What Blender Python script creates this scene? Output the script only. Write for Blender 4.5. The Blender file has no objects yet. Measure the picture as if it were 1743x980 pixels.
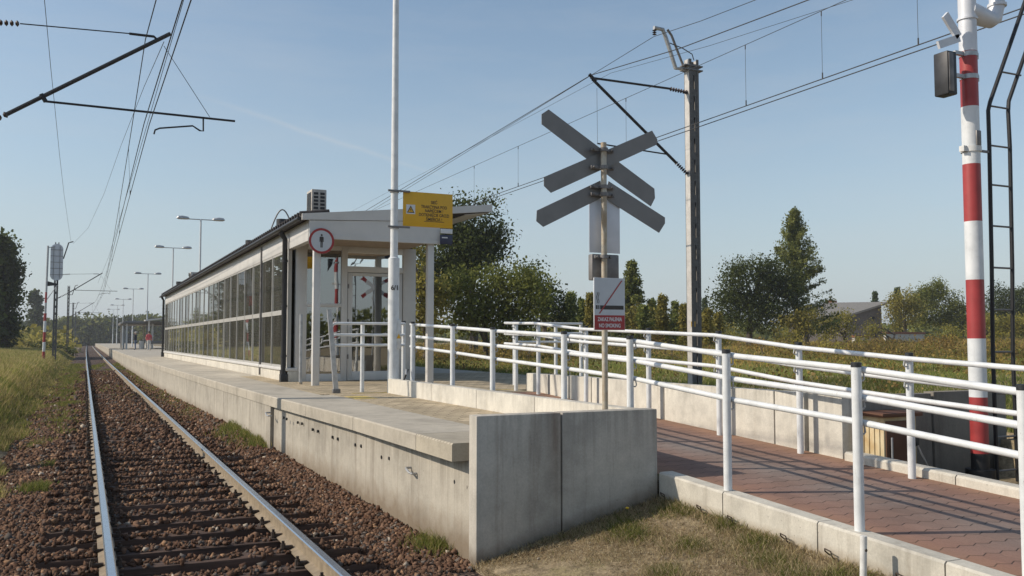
import bpy, bmesh, math, random
import numpy as np
from mathutils import Vector, Matrix
R = math.radians
random.seed(7)
rng = np.random.default_rng(11)
sc = bpy.context.scene
col = sc.collection
# ------------------------------------------------------------------ camera
H = 1.67
YAW, PITCH, FPX = R(25.1675), R(3.2863), 1550.0
cd = bpy.data.cameras.new("camera"); cam = bpy.data.objects.new("camera", cd); col.objects.link(cam)
cd.sensor_width = 36.0; cd.lens = FPX/1743*36.0; cd.clip_start = .05; cd.clip_end = 6000
cam.location = (0, 0, H); cam.rotation_euler = (math.pi/2+PITCH, 0, -YAW)
sc.camera = cam
# ------------------------------------------------------------------ light
SUN = Vector((-1.36, .42, 1.0)).normalized()
sl = bpy.data.lights.new("sun", 'SUN'); sl.energy = 4.9; sl.angle = R(.55); sl.color = (1.0, .885, .735)
so = bpy.data.objects.new("sun", sl); col.objects.link(so); so.location = (-40, 15, 40)
so.rotation_euler = (-SUN).to_track_quat('-Z', 'Y').to_euler()
w = bpy.data.worlds.new("World"); sc.world = w; w.use_nodes = True
wt = w.node_tree; bg = wt.nodes["Background"]
sky = wt.nodes.new("ShaderNodeTexSky"); sky.sky_type = 'NISHITA'; sky.sun_disc = False
sky.sun_elevation = math.asin(SUN.z); sky.sun_rotation = math.atan2(SUN.x, SUN.y)
sky.altitude = 100; sky.air_density = 1.2; sky.dust_density = 1.0; sky.ozone_density = 2.5
hsv = wt.nodes.new("ShaderNodeHueSaturation"); hsv.inputs["Saturation"].default_value = .86; hsv.inputs["Hue"].default_value = .494
wt.links.new(sky.outputs[0], hsv.inputs["Color"])
tn = wt.nodes.new("ShaderNodeMix"); tn.data_type = 'RGBA'; tn.blend_type = 'MULTIPLY'; tn.inputs[0].default_value = 1.0
tn.inputs[7].default_value = (.94, .97, 1.0, 1); wt.links.new(hsv.outputs[0], tn.inputs[6])
gw = wt.nodes.new("ShaderNodeNewGeometry"); c1 = wt.nodes.new("ShaderNodeVectorMath"); c1.operation = 'DOT_PRODUCT'
wt.links.new(gw.outputs["Incoming"], c1.inputs[0])
def sky_dir(px, py):
    cp_, sp_, cy_, sy_ = math.cos(PITCH), math.sin(PITCH), math.cos(YAW), math.sin(YAW)
    f = Vector((sy_*cp_, cy_*cp_, sp_)); r = Vector((cy_, -sy_, 0)); return (f*FPX+r*(px-871.5)+r.cross(f)*(490-py)).normalized()
d1, d2 = sky_dir(380, 178), sky_dir(740, 296); nn = d1.cross(d2).normalized(); mid = (d1+d2).normalized()
c1.inputs[1].default_value = nn
nz = wt.nodes.new("ShaderNodeTexNoise"); nz.inputs["Scale"].default_value = 14; nz.inputs["Detail"].default_value = 5; wt.links.new(gw.outputs["Incoming"], nz.inputs["Vector"])
def wm(op, a, b=None, c=None):
    n = wt.nodes.new("ShaderNodeMath"); n.operation = op
    for i, v in enumerate((a, b, c)):
        if v is None: continue
        if isinstance(v, (int, float)): n.inputs[i].default_value = v
        else: wt.links.new(v, n.inputs[i])
    return n.outputs[0]
off = wm('ADD', c1.outputs["Value"], wm('MULTIPLY', wm('SUBTRACT', nz.outputs["Fac"], .5), .012))
line = wm('MAXIMUM', wm('SUBTRACT', 1.0, wm('MULTIPLY', wm('ABSOLUTE', off), 260)), 0)
c2 = wt.nodes.new("ShaderNodeVectorMath"); c2.operation = 'DOT_PRODUCT'; wt.links.new(gw.outputs["Incoming"], c2.inputs[0]); c2.inputs[1].default_value = -mid
along = wm('MULTIPLY', wm('MAXIMUM', wm('SUBTRACT', c2.outputs["Value"], .988), 0), 80)
con = wm('MULTIPLY', wm('MINIMUM', wm('MULTIPLY', line, along), 1), .26)
mpw = wt.nodes.new("ShaderNodeMapping"); mpw.inputs["Scale"].default_value = (2.2, 3.5, 13); mpw.inputs["Rotation"].default_value = (.25, .1, .4); wt.links.new(gw.outputs["Incoming"], mpw.inputs["Vector"])
ci = wt.nodes.new("ShaderNodeTexNoise"); ci.inputs["Scale"].default_value = 1.6; ci.inputs["Detail"].default_value = 7; ci.inputs["Roughness"].default_value = .62; wt.links.new(mpw.outputs[0], ci.inputs["Vector"])
cir = wm('MULTIPLY', wm('MAXIMUM', wm('SUBTRACT', ci.outputs["Fac"], .42), 0), .55)
cl = wt.nodes.new("ShaderNodeMix"); cl.data_type = 'RGBA'; wt.links.new(wm('ADD', con, cir), cl.inputs[0]); wt.links.new(tn.outputs[2], cl.inputs[6]); cl.inputs[7].default_value = (4.6, 4.75, 4.9, 1)
sz = wt.nodes.new("ShaderNodeSeparateXYZ"); wt.links.new(gw.outputs["Incoming"], sz.inputs[0])
hz = wm('MAXIMUM', wm('SUBTRACT', 1.0, wm('DIVIDE', wm('ABSOLUTE', sz.outputs[2]), .42)), 0); hz = wm('MULTIPLY', wm('MULTIPLY', hz, hz), .80)
hm = wt.nodes.new("ShaderNodeMix"); hm.data_type = 'RGBA'; wt.links.new(hz, hm.inputs[0]); wt.links.new(cl.outputs[2], hm.inputs[6]); hm.inputs[7].default_value = (3.95, 4.55, 5.1, 1)
wt.links.new(hm.outputs[2], bg.inputs[0]); bg.inputs[1].default_value = .156
sc.view_settings.view_transform = 'Standard'; sc.view_settings.look = 'None'
sc.view_settings.gamma = 1.0; sc.view_settings.use_curve_mapping = False
sc.view_settings.exposure = -.24
sc.render.engine = 'CYCLES'; sc.cycles.use_denoising = True
sc.cycles.max_bounces = 8; sc.cycles.transparent_max_bounces = 12
# ------------------------------------------------------------------ helpers: a pixel of the 1743x980 photo to a point
F_ = np.array([math.sin(YAW)*math.cos(PITCH), math.cos(YAW)*math.cos(PITCH), math.sin(PITCH)])
R_ = np.array([math.cos(YAW), -math.sin(YAW), 0.0]); U_ = np.cross(R_, F_)
def ray(x, y): return F_*FPX+R_*(x-871.5)+U_*(490-y)
def onY(x, y, Y): d = ray(x, y); return Vector(np.array([0, 0, H])+d*(Y/d[1]))
def onX(x, y, X): d = ray(x, y); return Vector(np.array([0, 0, H])+d*(X/d[0]))
def onZ(x, y, Z): d = ray(x, y); return Vector(np.array([0, 0, H])+d*((Z-H)/d[2]))
def deep(x, y, D): d = ray(x, y); return Vector(np.array([0, 0, H])+d*(D/FPX))

def ss(a, b, x):
    t = np.clip((np.asarray(x, float)-a)/(b-a), 0, 1); return t*t*(3-2*t)
def ramp_z(Y): return .76-.048*max(0.0, 14.5-Y)
def curve_x(Y): return 8e-6*max(0, Y)**2
EDGE = [(7.5, 2.97), (10.75, 2.93), (15, 2.78), (20, 2.69), (33, 2.52), (46, 2.47), (67, 2.46), (110, 2.62), (290, 3.1)]
def edge_x(Y): return float(np.interp(Y, [e[0] for e in EDGE], [e[1] for e in EDGE]))
def wall_x(Y): return 3.13+(2.845-3.13)*(Y-7.4)/(15.2-7.4) if Y < 15.2 else edge_x(Y)+.015
def ground_z(x, y):
    x = np.asarray(x, float); y = np.asarray(y, float)
    left = -.34+.40*ss(-.9, -2.4, x)+.25*ss(-3, -9, x)
    s = np.clip((x-3.05)/1.9, 0, 1.2)
    lawn = -.25+.44*s-.045*np.clip(7.25-y, 0, 6)*s
    field = .52+.0075*np.clip(x-10, 0, 90)
    pit = np.where((x < 9.7) & (y < 7.4) & (x > 7.2), .12, field)
    z = np.where(x < 3.0, left, np.where((x < 5.0) & (y < 7.3), lawn, np.where(x > 7.2, pit, -.3)))
    z = np.where((y > 7.3) & (x > 3.0) & (x < 10.45), -.3, z)
    return z

# ------------------------------------------------------------------ helpers: objects
def worg(o):
    v = Vector((0, 0, 0))
    while o is not None: v += o.location; o = o.parent
    return v
def tag(o, label=None, cat=None, group=None, kind=None):
    if label: o["label"] = label
    if cat: o["category"] = cat
    if group: o["group"] = group
    if kind: o["kind"] = kind
    return o
def thing(name, loc, label, cat, group=None):
    o = bpy.data.objects.new(name, None); col.objects.link(o); o.location = loc; o.empty_display_size = .2
    return tag(o, label, cat, group)
def link_mesh(name, me, mats, parent=None):
    for m in (mats if isinstance(mats, (list, tuple)) else [mats]): me.materials.append(m)
    o = bpy.data.objects.new(name, me); col.objects.link(o)
    if parent is not None: o.parent = parent
    return o
def copy_tree(o, parent=None):
    c = o.copy(); col.objects.link(c); c.parent = parent
    for ch in list(o.children): copy_tree(ch, c)
    return c
class MB:
    def __init__(s): s.v = []; s.f = []; s.m = []
    def add(s, vs, fs, mi=0):
        n = len(s.v); s.v += [tuple(v) for v in vs]
        for f in fs: s.f.append([i+n for i in f]); s.m.append(mi)
        return s
    def box(s, a, b, mi=0, bev=0.0, rot=None, org=None):
        a = Vector(a); b = Vector(b); c = (a+b)/2; d = (b-a)
        bm = bmesh.new(); bmesh.ops.create_cube(bm, size=1.0)
        bmesh.ops.scale(bm, vec=(abs(d.x), abs(d.y), abs(d.z)), verts=bm.verts)
        if bev > 0: bmesh.ops.bevel(bm, geom=list(bm.edges), offset=bev, segments=2, affect='EDGES', profile=.5)
        bm.verts.index_update()
        vs = [v.co.copy() for v in bm.verts]; fs = [[v.index for v in f.verts] for f in bm.faces]; bm.free()
        if rot is not None:
            o = Vector(org) if org is not None else c
            vs = [rot @ (v+c-o)+o for v in vs]
        else: vs = [v+c for v in vs]
        return s.add(vs, fs, mi)
    def prism(s, poly, vec, mi=0):
        vec = Vector(vec); n = len(poly); P = [Vector(p) for p in poly]
        vs = P+[p+vec for p in P]
        fs = [list(range(n))[::-1], list(range(n, 2*n))]+[[i, (i+1) % n, (i+1) % n+n, i+n] for i in range(n)]
        return s.add(vs, fs, mi)
    def tube(s, path, r, seg=12, mi=0, cap=True):
        P = [Vector(p) for p in path]; n = len(P); rr = r if isinstance(r, (list, tuple)) else [r]*n
        vs = []; fs = []; prev = None
        for i in range(n):
            t = (P[min(i+1, n-1)]-P[max(i-1, 0)]).normalized()
            if prev is None:
                u = t.orthogonal().normalized()
                if abs(t.z) < .9: u = (Vector((0, 0, 1))-t*t.z).normalized()
            else:
                u = (prev-t*prev.dot(t)).normalized()
            prev = u; v = t.cross(u)
            for k in range(seg):
                a = 2*math.pi*k/seg; vs.append(P[i]+(u*math.cos(a)+v*math.sin(a))*rr[i])
        for i in range(n-1):
            for k in range(seg):
                a = i*seg+k; b = i*seg+(k+1) % seg; fs.append([a, b, b+seg, a+seg])
        if cap: fs.append(list(range(seg))[::-1]); fs.append([(n-1)*seg+k for k in range(seg)])
        return s.add(vs, fs, mi)
    def disc(s, c, r, y0, y1, seg=40, mi=0):        # a coin whose axis runs along Y
        c = Vector(c); return s.prism([(c.x+r*math.cos(2*math.pi*k/seg), y0, c.z+r*math.sin(2*math.pi*k/seg)) for k in range(seg)], (0, y1-y0, 0), mi)
    def sweep(s, prof, path, mi=0):                 # profile in XZ swept along a path that runs mostly along Y
        n = len(prof); vs = []; fs = []
        for p in path: vs += [(p[0]+q[0], p[1], p[2]+q[1]) for q in prof]
        for i in range(len(path)-1):
            for k in range(n):
                a = i*n+k; b = i*n+(k+1) % n; fs.append([a, b, b+n, a+n])
        fs.append(list(range(n))); fs.append([(len(path)-1)*n+k for k in range(n)][::-1])
        return s.add(vs, fs, mi)
    def build(s, name, mats, parent=None, smooth=True, label=None):
        og = worg(parent) if parent is not None else Vector((0, 0, 0))
        me = bpy.data.meshes.new(name)
        me.from_pydata([(v[0]-og.x, v[1]-og.y, v[2]-og.z) for v in s.v], [], s.f)
        bm = bmesh.new(); bm.from_mesh(me); bmesh.ops.recalc_face_normals(bm, faces=bm.faces); bm.to_mesh(me); bm.free()
        o = link_mesh(name, me, mats, parent)
        me.polygons.foreach_set("material_index", s.m)
        if smooth:
            me.polygons.foreach_set("use_smooth", [True]*len(me.polygons)); me.set_sharp_from_angle(angle=R(38))
        if label: o["label"] = label
        return o
def np_mesh(name, V, Fc, mat, parent=None, colr=None):   # V (n,3), Fc (m,k) all faces of k corners
    V = np.asarray(V, np.float32); Fc = np.asarray(Fc, np.int32); k = Fc.shape[1]
    if parent is not None: V = V-np.array(worg(parent), np.float32)
    me = bpy.data.meshes.new(name); me.vertices.add(len(V)); me.vertices.foreach_set("co", V.ravel())
    me.loops.add(Fc.size); me.loops.foreach_set("vertex_index", Fc.ravel())
    me.polygons.add(len(Fc)); me.polygons.foreach_set("loop_start", np.arange(0, Fc.size, k, dtype=np.int32))
    me.update(calc_edges=True)
    if colr is not None:
        a = me.color_attributes.new("tint", 'FLOAT_COLOR', 'POINT')
        c = np.ones((len(V), 4), np.float32); c[:, :3] = colr; a.data.foreach_set("color", c.ravel())
    return link_mesh(name, me, mat, parent)
def text_mesh(body, size, align='CENTER', bold=0.0, sx=1.0, space=1.0):
    cu = bpy.data.curves.new("text", 'FONT'); cu.body = body; cu.size = size; cu.align_x = align; cu.align_y = 'CENTER'
    cu.offset = bold; cu.extrude = .0008; cu.space_line = space
    o = bpy.data.objects.new("text", cu); col.objects.link(o)
    dg = bpy.context.evaluated_depsgraph_get(); dg.update()
    me = bpy.data.meshes.new_from_object(o.evaluated_get(dg)); bpy.data.objects.remove(o); bpy.data.curves.remove(cu)
    for v in me.vertices: v.co.x *= sx
    return me
def put_text(name, body, size, pos, mat, parent, facing='-Y', **k):
    me = text_mesh(body, size, **k); og = worg(parent)
    for v in me.vertices:
        x, y, z = v.co; v.co = (pos[0]+x-og.x, pos[1]-z-og.y, pos[2]+y-og.z)
    me.materials.clear()
    return link_mesh(name, me, mat, parent)

# ------------------------------------------------------------------ materials
def newmat(name):
    m = bpy.data.materials.new(name); m.use_nodes = True; nt = m.node_tree
    return m, nt, nt.nodes["Principled BSDF"], nt.nodes.new, nt.links.new
def posnode(nt, scale=(1, 1, 1)):
    g = nt.nodes.new("ShaderNodeNewGeometry"); mp = nt.nodes.new("ShaderNodeMapping"); mp.inputs["Scale"].default_value = scale
    nt.links.new(g.outputs["Position"], mp.inputs["Vector"]); return mp.outputs[0]
def noise(nt, vec, scale, detail=4, rough=.6):
    n = nt.nodes.new("ShaderNodeTexNoise"); n.inputs["Scale"].default_value = scale; n.inputs["Detail"].default_value = detail
    n.inputs["Roughness"].default_value = rough; nt.links.new(vec, n.inputs["Vector"]); return n.outputs["Fac"]
def rampn(nt, fac, stops):
    r = nt.nodes.new("ShaderNodeValToRGB"); nt.links.new(fac, r.inputs[0]); e = r.color_ramp.elements
    while len(e) < len(stops): e.new(.5)
    for i, (p, c) in enumerate(stops):
        e[i].position = p; e[i].color = (*c, 1) if isinstance(c, (tuple, list)) else (c, c, c, 1)
    return r.outputs[0]
def mixc(nt, a, b, fac, mode='MIX'):
    m = nt.nodes.new("ShaderNodeMix"); m.data_type = 'RGBA'; m.blend_type = mode
    for s, i in ((a, 6), (b, 7)):
        if isinstance(s, (tuple, list)): m.inputs[i].default_value = (*s, 1)
        else: nt.links.new(s, m.inputs[i])
    if isinstance(fac, (int, float)): m.inputs[0].default_value = fac
    else: nt.links.new(fac, m.inputs[0])
    return m.outputs[2]
def bump(nt, bsdf, fac, strength=.3, dist=.01):
    b = nt.nodes.new("ShaderNodeBump"); b.inputs["Strength"].default_value = strength; b.inputs["Distance"].default_value = dist
    nt.links.new(fac, b.inputs["Height"]); nt.links.new(b.outputs[0], bsdf.inputs["Normal"])
def simple(name, c, rough=.5, metal=0.0, var=.12, scale=6.0, c2=None, bmp=0.0, spec=.5):
    m, nt, b, N, L = newmat(name)
    p = posnode(nt); n = noise(nt, p, scale)
    dark = c2 if c2 else tuple(x*(1-var*1.6) for x in c)
    cc = rampn(nt, n, [(.35, dark), (.62, c)])
    L(cc, b.inputs["Base Color"]); b.inputs["Roughness"].default_value = rough; b.inputs["Metallic"].default_value = metal
    b.inputs["Specular IOR Level"].default_value = spec
    if bmp: bump(nt, b, noise(nt, p, scale*8), bmp, .004)
    return m
def concrete(name, c, streak=.5, stain=(.16, .13, .10), grime=.5, bmp=.35, foot=None, top=None, joint=None, dirt=(.17, .125, .08)):
    m, nt, b, N, L = newmat(name)
    p = posnode(nt)
    big = noise(nt, p, 1.3, 6, .65); fine = noise(nt, p, 55, 4, .7); mid = noise(nt, p, 7, 5, .6)
    st = noise(nt, posnode(nt, (9, 9, .55)), 1.0, 5, .7)
    d = tuple(x*.72 for x in c); l = tuple(min(1, x*1.12) for x in c)
    base = rampn(nt, big, [(.3, d), (.5, c), (.72, l)])
    base = mixc(nt, base, rampn(nt, fine, [(.3, .78), (.7, 1.1)]), .55, 'MULTIPLY')
    base = mixc(nt, base, rampn(nt, mid, [(.3, .82), (.65, 1.06)]), .6, 'MULTIPLY')
    vo = N("ShaderNodeTexVoronoi"); vo.inputs["Scale"].default_value = 17; L(p, vo.inputs["Vector"]); hole = rampn(nt, vo.outputs["Distance"], [(.05, 1.0), (.11, 0.0)])
    hm_ = N("ShaderNodeMath"); hm_.operation = 'MULTIPLY'; L(hole, hm_.inputs[0]); L(rampn(nt, noise(nt, p, 3.1, 3), [(.48, 0.0), (.6, .8)]), hm_.inputs[1]); base = mixc(nt, base, tuple(x*.4 for x in c), hm_.outputs[0])
    sm = rampn(nt, st, [(.52, 0.0), (.70, 1.0)])
    mm = N("ShaderNodeMath"); mm.operation = 'MULTIPLY'; L(sm, mm.inputs[0]); mm.inputs[1].default_value = streak
    base = mixc(nt, base, stain, mm.outputs[0])
    def mth(op, a, bb=0.0):
        q = N("ShaderNodeMath"); q.operation = op
        for i, v in enumerate((a, bb)):
            if isinstance(v, (int, float)): q.inputs[i].default_value = v
            else: L(v, q.inputs[i])
        return q.outputs[0]
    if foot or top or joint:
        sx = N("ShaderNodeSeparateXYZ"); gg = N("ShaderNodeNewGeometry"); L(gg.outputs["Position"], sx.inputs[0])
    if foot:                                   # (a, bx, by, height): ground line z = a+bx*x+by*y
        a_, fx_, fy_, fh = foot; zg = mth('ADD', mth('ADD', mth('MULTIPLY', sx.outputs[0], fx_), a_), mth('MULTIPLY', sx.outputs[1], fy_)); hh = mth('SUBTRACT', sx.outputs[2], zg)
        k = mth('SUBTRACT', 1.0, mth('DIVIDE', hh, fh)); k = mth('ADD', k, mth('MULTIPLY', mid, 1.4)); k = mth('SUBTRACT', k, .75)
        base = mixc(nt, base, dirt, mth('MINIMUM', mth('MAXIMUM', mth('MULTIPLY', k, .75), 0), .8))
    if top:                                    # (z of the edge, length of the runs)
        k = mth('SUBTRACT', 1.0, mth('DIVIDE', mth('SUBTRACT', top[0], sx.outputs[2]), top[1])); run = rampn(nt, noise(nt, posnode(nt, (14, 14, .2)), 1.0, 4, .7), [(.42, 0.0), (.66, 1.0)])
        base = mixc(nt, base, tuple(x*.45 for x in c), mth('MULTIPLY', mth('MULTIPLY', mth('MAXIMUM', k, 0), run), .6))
    if joint:                                  # rusty water run beside a joint at x = joint
        d_ = mth('ABSOLUTE', mth('SUBTRACT', sx.outputs[0], joint-.07)); k = mth('SUBTRACT', 1.0, mth('DIVIDE', d_, .11)); k2 = mth('SUBTRACT', 1.0, mth('DIVIDE', mth('SUBTRACT', 1.0, sx.outputs[2]), .75))
        base = mixc(nt, base, (.13, .075, .045), mth('MULTIPLY', mth('MULTIPLY', mth('MAXIMUM', k, 0), mth('MAXIMUM', k2, 0)), mth('MULTIPLY', rampn(nt, st, [(.35, .2), (.65, 1.0)]), .8)))
    L(base, b.inputs["Base Color"]); b.inputs["Roughness"].default_value = .88; b.inputs["Specular IOR Level"].default_value = .25
    h = mixc(nt, fine, mid, .4); bump(nt, b, h, bmp, .006)
    return m
def tinted(name, rough=.8, trans=0.0, spec=.2, mul=1.0):
    m, nt, b, N, L = newmat(name)
    a = N("ShaderNodeVertexColor"); a.layer_name = "tint"
    L(a.outputs[0], b.inputs["Base Color"]); b.inputs["Roughness"].default_value = rough; b.inputs["Specular IOR Level"].default_value = spec
    if trans > 0:
        t = N("ShaderNodeBsdfTranslucent"); L(a.outputs[0], t.inputs[0]); mx = N("ShaderNodeMixShader"); mx.inputs[0].default_value = trans
        L(b.outputs[0], mx.inputs[1]); L(t.outputs[0], mx.inputs[2]); L(mx.outputs[0], nt.nodes["Material Output"].inputs[0])
    return m
M = {}
M['white'] = simple('white_paint', (.72, .72, .70), .42, 0, .10, 11, bmp=.10)
def painted():
    m, nt, b, N, L = newmat('white_railing_paint'); p = posnode(nt)
    c = rampn(nt, noise(nt, p, 7, 5), [(.3, (.56, .58, .59)), (.55, (.67, .69, .70)), (.8, (.72, .73, .73))])
    g = rampn(nt, noise(nt, posnode(nt, (45, 45, 5)), 1.0, 5, .7), [(.60, 0.0), (.74, .55)]); c = mixc(nt, c, (.36, .33, .28), g)
    r = rampn(nt, noise(nt, p, 26, 6, .75), [(.66, 0.0), (.72, .8)]); c = mixc(nt, c, (.20, .10, .05), r)
    L(c, b.inputs["Base Color"]); b.inputs["Roughness"].default_value = .45; bump(nt, b, noise(nt, p, 60, 3), .12, .003); return m
M['white'] = painted()
M['white_old'] = simple('worn_white_paint', (.68, .68, .66), .5, 0, .12, 14, bmp=.1)
M['cap'] = simple('black_plastic', (.02, .022, .025), .5)
M['galv'] = simple('galvanised_steel', (.46, .47, .48), .45, .55, .15, 12)
M['mast_shade'] = simple('shade_toned_mast_steel', (.13, .125, .12), .6, .2, .2, 9)  # mast steel darkened, shade of the slotted faces put into the colour
M['mast_sunlit'] = simple('sun_toned_mast_steel', (.55, .53, .50), .55, .1, .12, 6)  # same mast steel lightened, sunlight on the side faces put into the colour
M['galv_dark'] = simple('weathered_galvanised_steel', (.21, .20, .195), .55, .4, .2, 9)
M['board'] = simple('grey_sign_back', (.215, .21, .205), .55, .25, .08, 5)
M['board_pale'] = simple('pale_grey_sign_back', (.64, .66, .70), .5, .1, .06, 5)
M['dark'] = simple('dark_steel', (.035, .036, .04), .5, .3, .2, 9)
M['insul'] = simple('brown_insulator', (.06, .035, .025), .35)
M['black'] = simple('black_paint', (.012, .012, .014), .5)
M['wire'] = simple('wire', (.05, .05, .052), .6, .4)
M['red'] = simple('red_paint', (.36, .045, .045), .45, 0, .1, 7)
M['redsign'] = simple('dark_red_sign_film', (.33, .022, .024), .4, 0, .05)
M['yellow'] = simple('yellow_sign_film', (.72, .40, .015), .4, 0, .04)
M['ink'] = simple('sign_ink', (.035, .03, .028), .5)
M['signwhite'] = simple('white_sign_film', (.66, .68, .70), .4, 0, .04)
M['signpale'] = simple('sign_grey_film', (.52, .55, .58), .45, 0, .04)
M['rust'] = simple('rusty_steel_tube', (.46, .43, .36), .55, .2, .3, 9, c2=(.33, .25, .16))
M['frame'] = simple('pale_grey_aluminium', (.58, .57, .55), .45, .1, .05, 3)
M['mullion'] = simple('grey_aluminium_mullion', (.42, .41, .385), .5, .1, .05, 3)
M['fascia'] = simple('grey_white_cladding', (.60, .59, .57), .5, .0, .06, 2.0)
M['soffit'] = simple('soffit_board', (.42, .33, .25), .7)
M['roof'] = simple('dark_roof_tile', (.055, .045, .042), .7, 0, .3, 8, bmp=.3)
M['downpipe'] = simple('anthracite_pipe', (.022, .022, .024), .5, .0)
M['ac'] = simple('cream_appliance_shell', (.50, .46, .41), .55, 0, .15, 8)
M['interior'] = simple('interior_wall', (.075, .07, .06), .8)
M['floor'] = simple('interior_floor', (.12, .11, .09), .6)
M['blue'] = simple('navy_sign', (.03, .035, .075), .4)
M['cab'] = simple('rusting_beige_cabinet', (.60, .51, .33), .6, 0, .4, 4, c2=(.47, .34, .17))
M['cabtop'] = simple('rust_brown_lid', (.12, .05, .025), .7)
M['rail_side'] = simple('rail_rust_dust', (.30, .24, .165), .7, .15, .2, 10)
M['rail_top'] = simple('polished_rail', (.52, .55, .60), .24, .92, .05, 10)
M['clip'] = simple('rusty_clip', (.075, .055, .042), .75, .2, .3, 30)
M['bark'] = simple('bark', (.13, .105, .08), .9, 0, .3, 14, bmp=.4)
M['housewall'] = simple('grey_brown_render', (.19, .165, .15), .9)
M['houseroof'] = simple('grey_roof_felt', (.20, .195, .19), .8)
M['brickcap'] = simple('terracotta_coping', (.30, .12, .07), .8)
M['lime'] = simple('lime_wash', (.62, .60, .55), .85, 0, .12, 3)
M['skin'] = simple('skin', (.42, .26, .19), .6)
M['jacket'] = simple('navy_cloth', (.025, .03, .045), .85)
M['jeans'] = simple('denim', (.08, .12, .20), .85)
M['coral'] = simple('coral_cloth', (.60, .10, .11), .85)
M['cream'] = simple('cream_cloth', (.60, .57, .52), .85)
M['hair'] = simple('hair', (.05, .035, .025), .7)
M['grey_hair'] = simple('grey_hair', (.45, .43, .40), .7)
M['petal'] = simple('yellow_petal', (.75, .48, .02), .6)
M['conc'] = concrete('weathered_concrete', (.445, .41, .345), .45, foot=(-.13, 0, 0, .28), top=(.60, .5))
M['conc_end'] = concrete('end_wall_concrete', (.47, .44, .385), .36, stain=(.15, .11, .08), foot=(-.94, .232, 0, .16), top=(1.03, .45), joint=3.9, dirt=(.12, .09, .06))  # own tone and stains of the end wall slabs
M['conc_pale'] = concrete('pale_precast_concrete', (.60, .57, .50), .2, stain=(.30, .24, .16), top=(1.09, .3))
M['conc_dark'] = concrete('shade_dark_concrete', (.22, .20, .17), .4, stain=(.09, .075, .06))  # shade on the pit back wall put into a darker concrete colour
M['kerb'] = concrete('kerb_concrete', (.56, .53, .46), .4, stain=(.20, .17, .13), foot=(-.13, 0, .045, .09), dirt=(.26, .20, .13))
M['slab'] = concrete('platform_slab', (.44, .40, .33), .1)
def grooved():
    m = concrete('grooved_platform_slab', (.43, .385, .305), .1); nt = m.node_tree; b = nt.nodes["Principled BSDF"]
    wv = nt.nodes.new("ShaderNodeTexWave"); wv.wave_type = 'BANDS'; wv.bands_direction = 'Y'; wv.inputs["Scale"].default_value = 4.2
    nt.links.new(posnode(nt), wv.inputs["Vector"]); src = b.inputs["Base Color"].links[0].from_socket
    gg = nt.nodes.new('ShaderNodeNewGeometry'); sp = nt.nodes.new('ShaderNodeSeparateXYZ'); nt.links.new(gg.outputs['True Normal'], sp.inputs[0])
    c = mixc(nt, src, mixc(nt, (1, 1, 1), rampn(nt, wv.outputs["Fac"], [(.25, .5), (.55, 1.1)]), sp.outputs[2]), .8, 'MULTIPLY'); nt.links.new(c, b.inputs["Base Color"])
    return m
M['groove'] = grooved()
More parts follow.
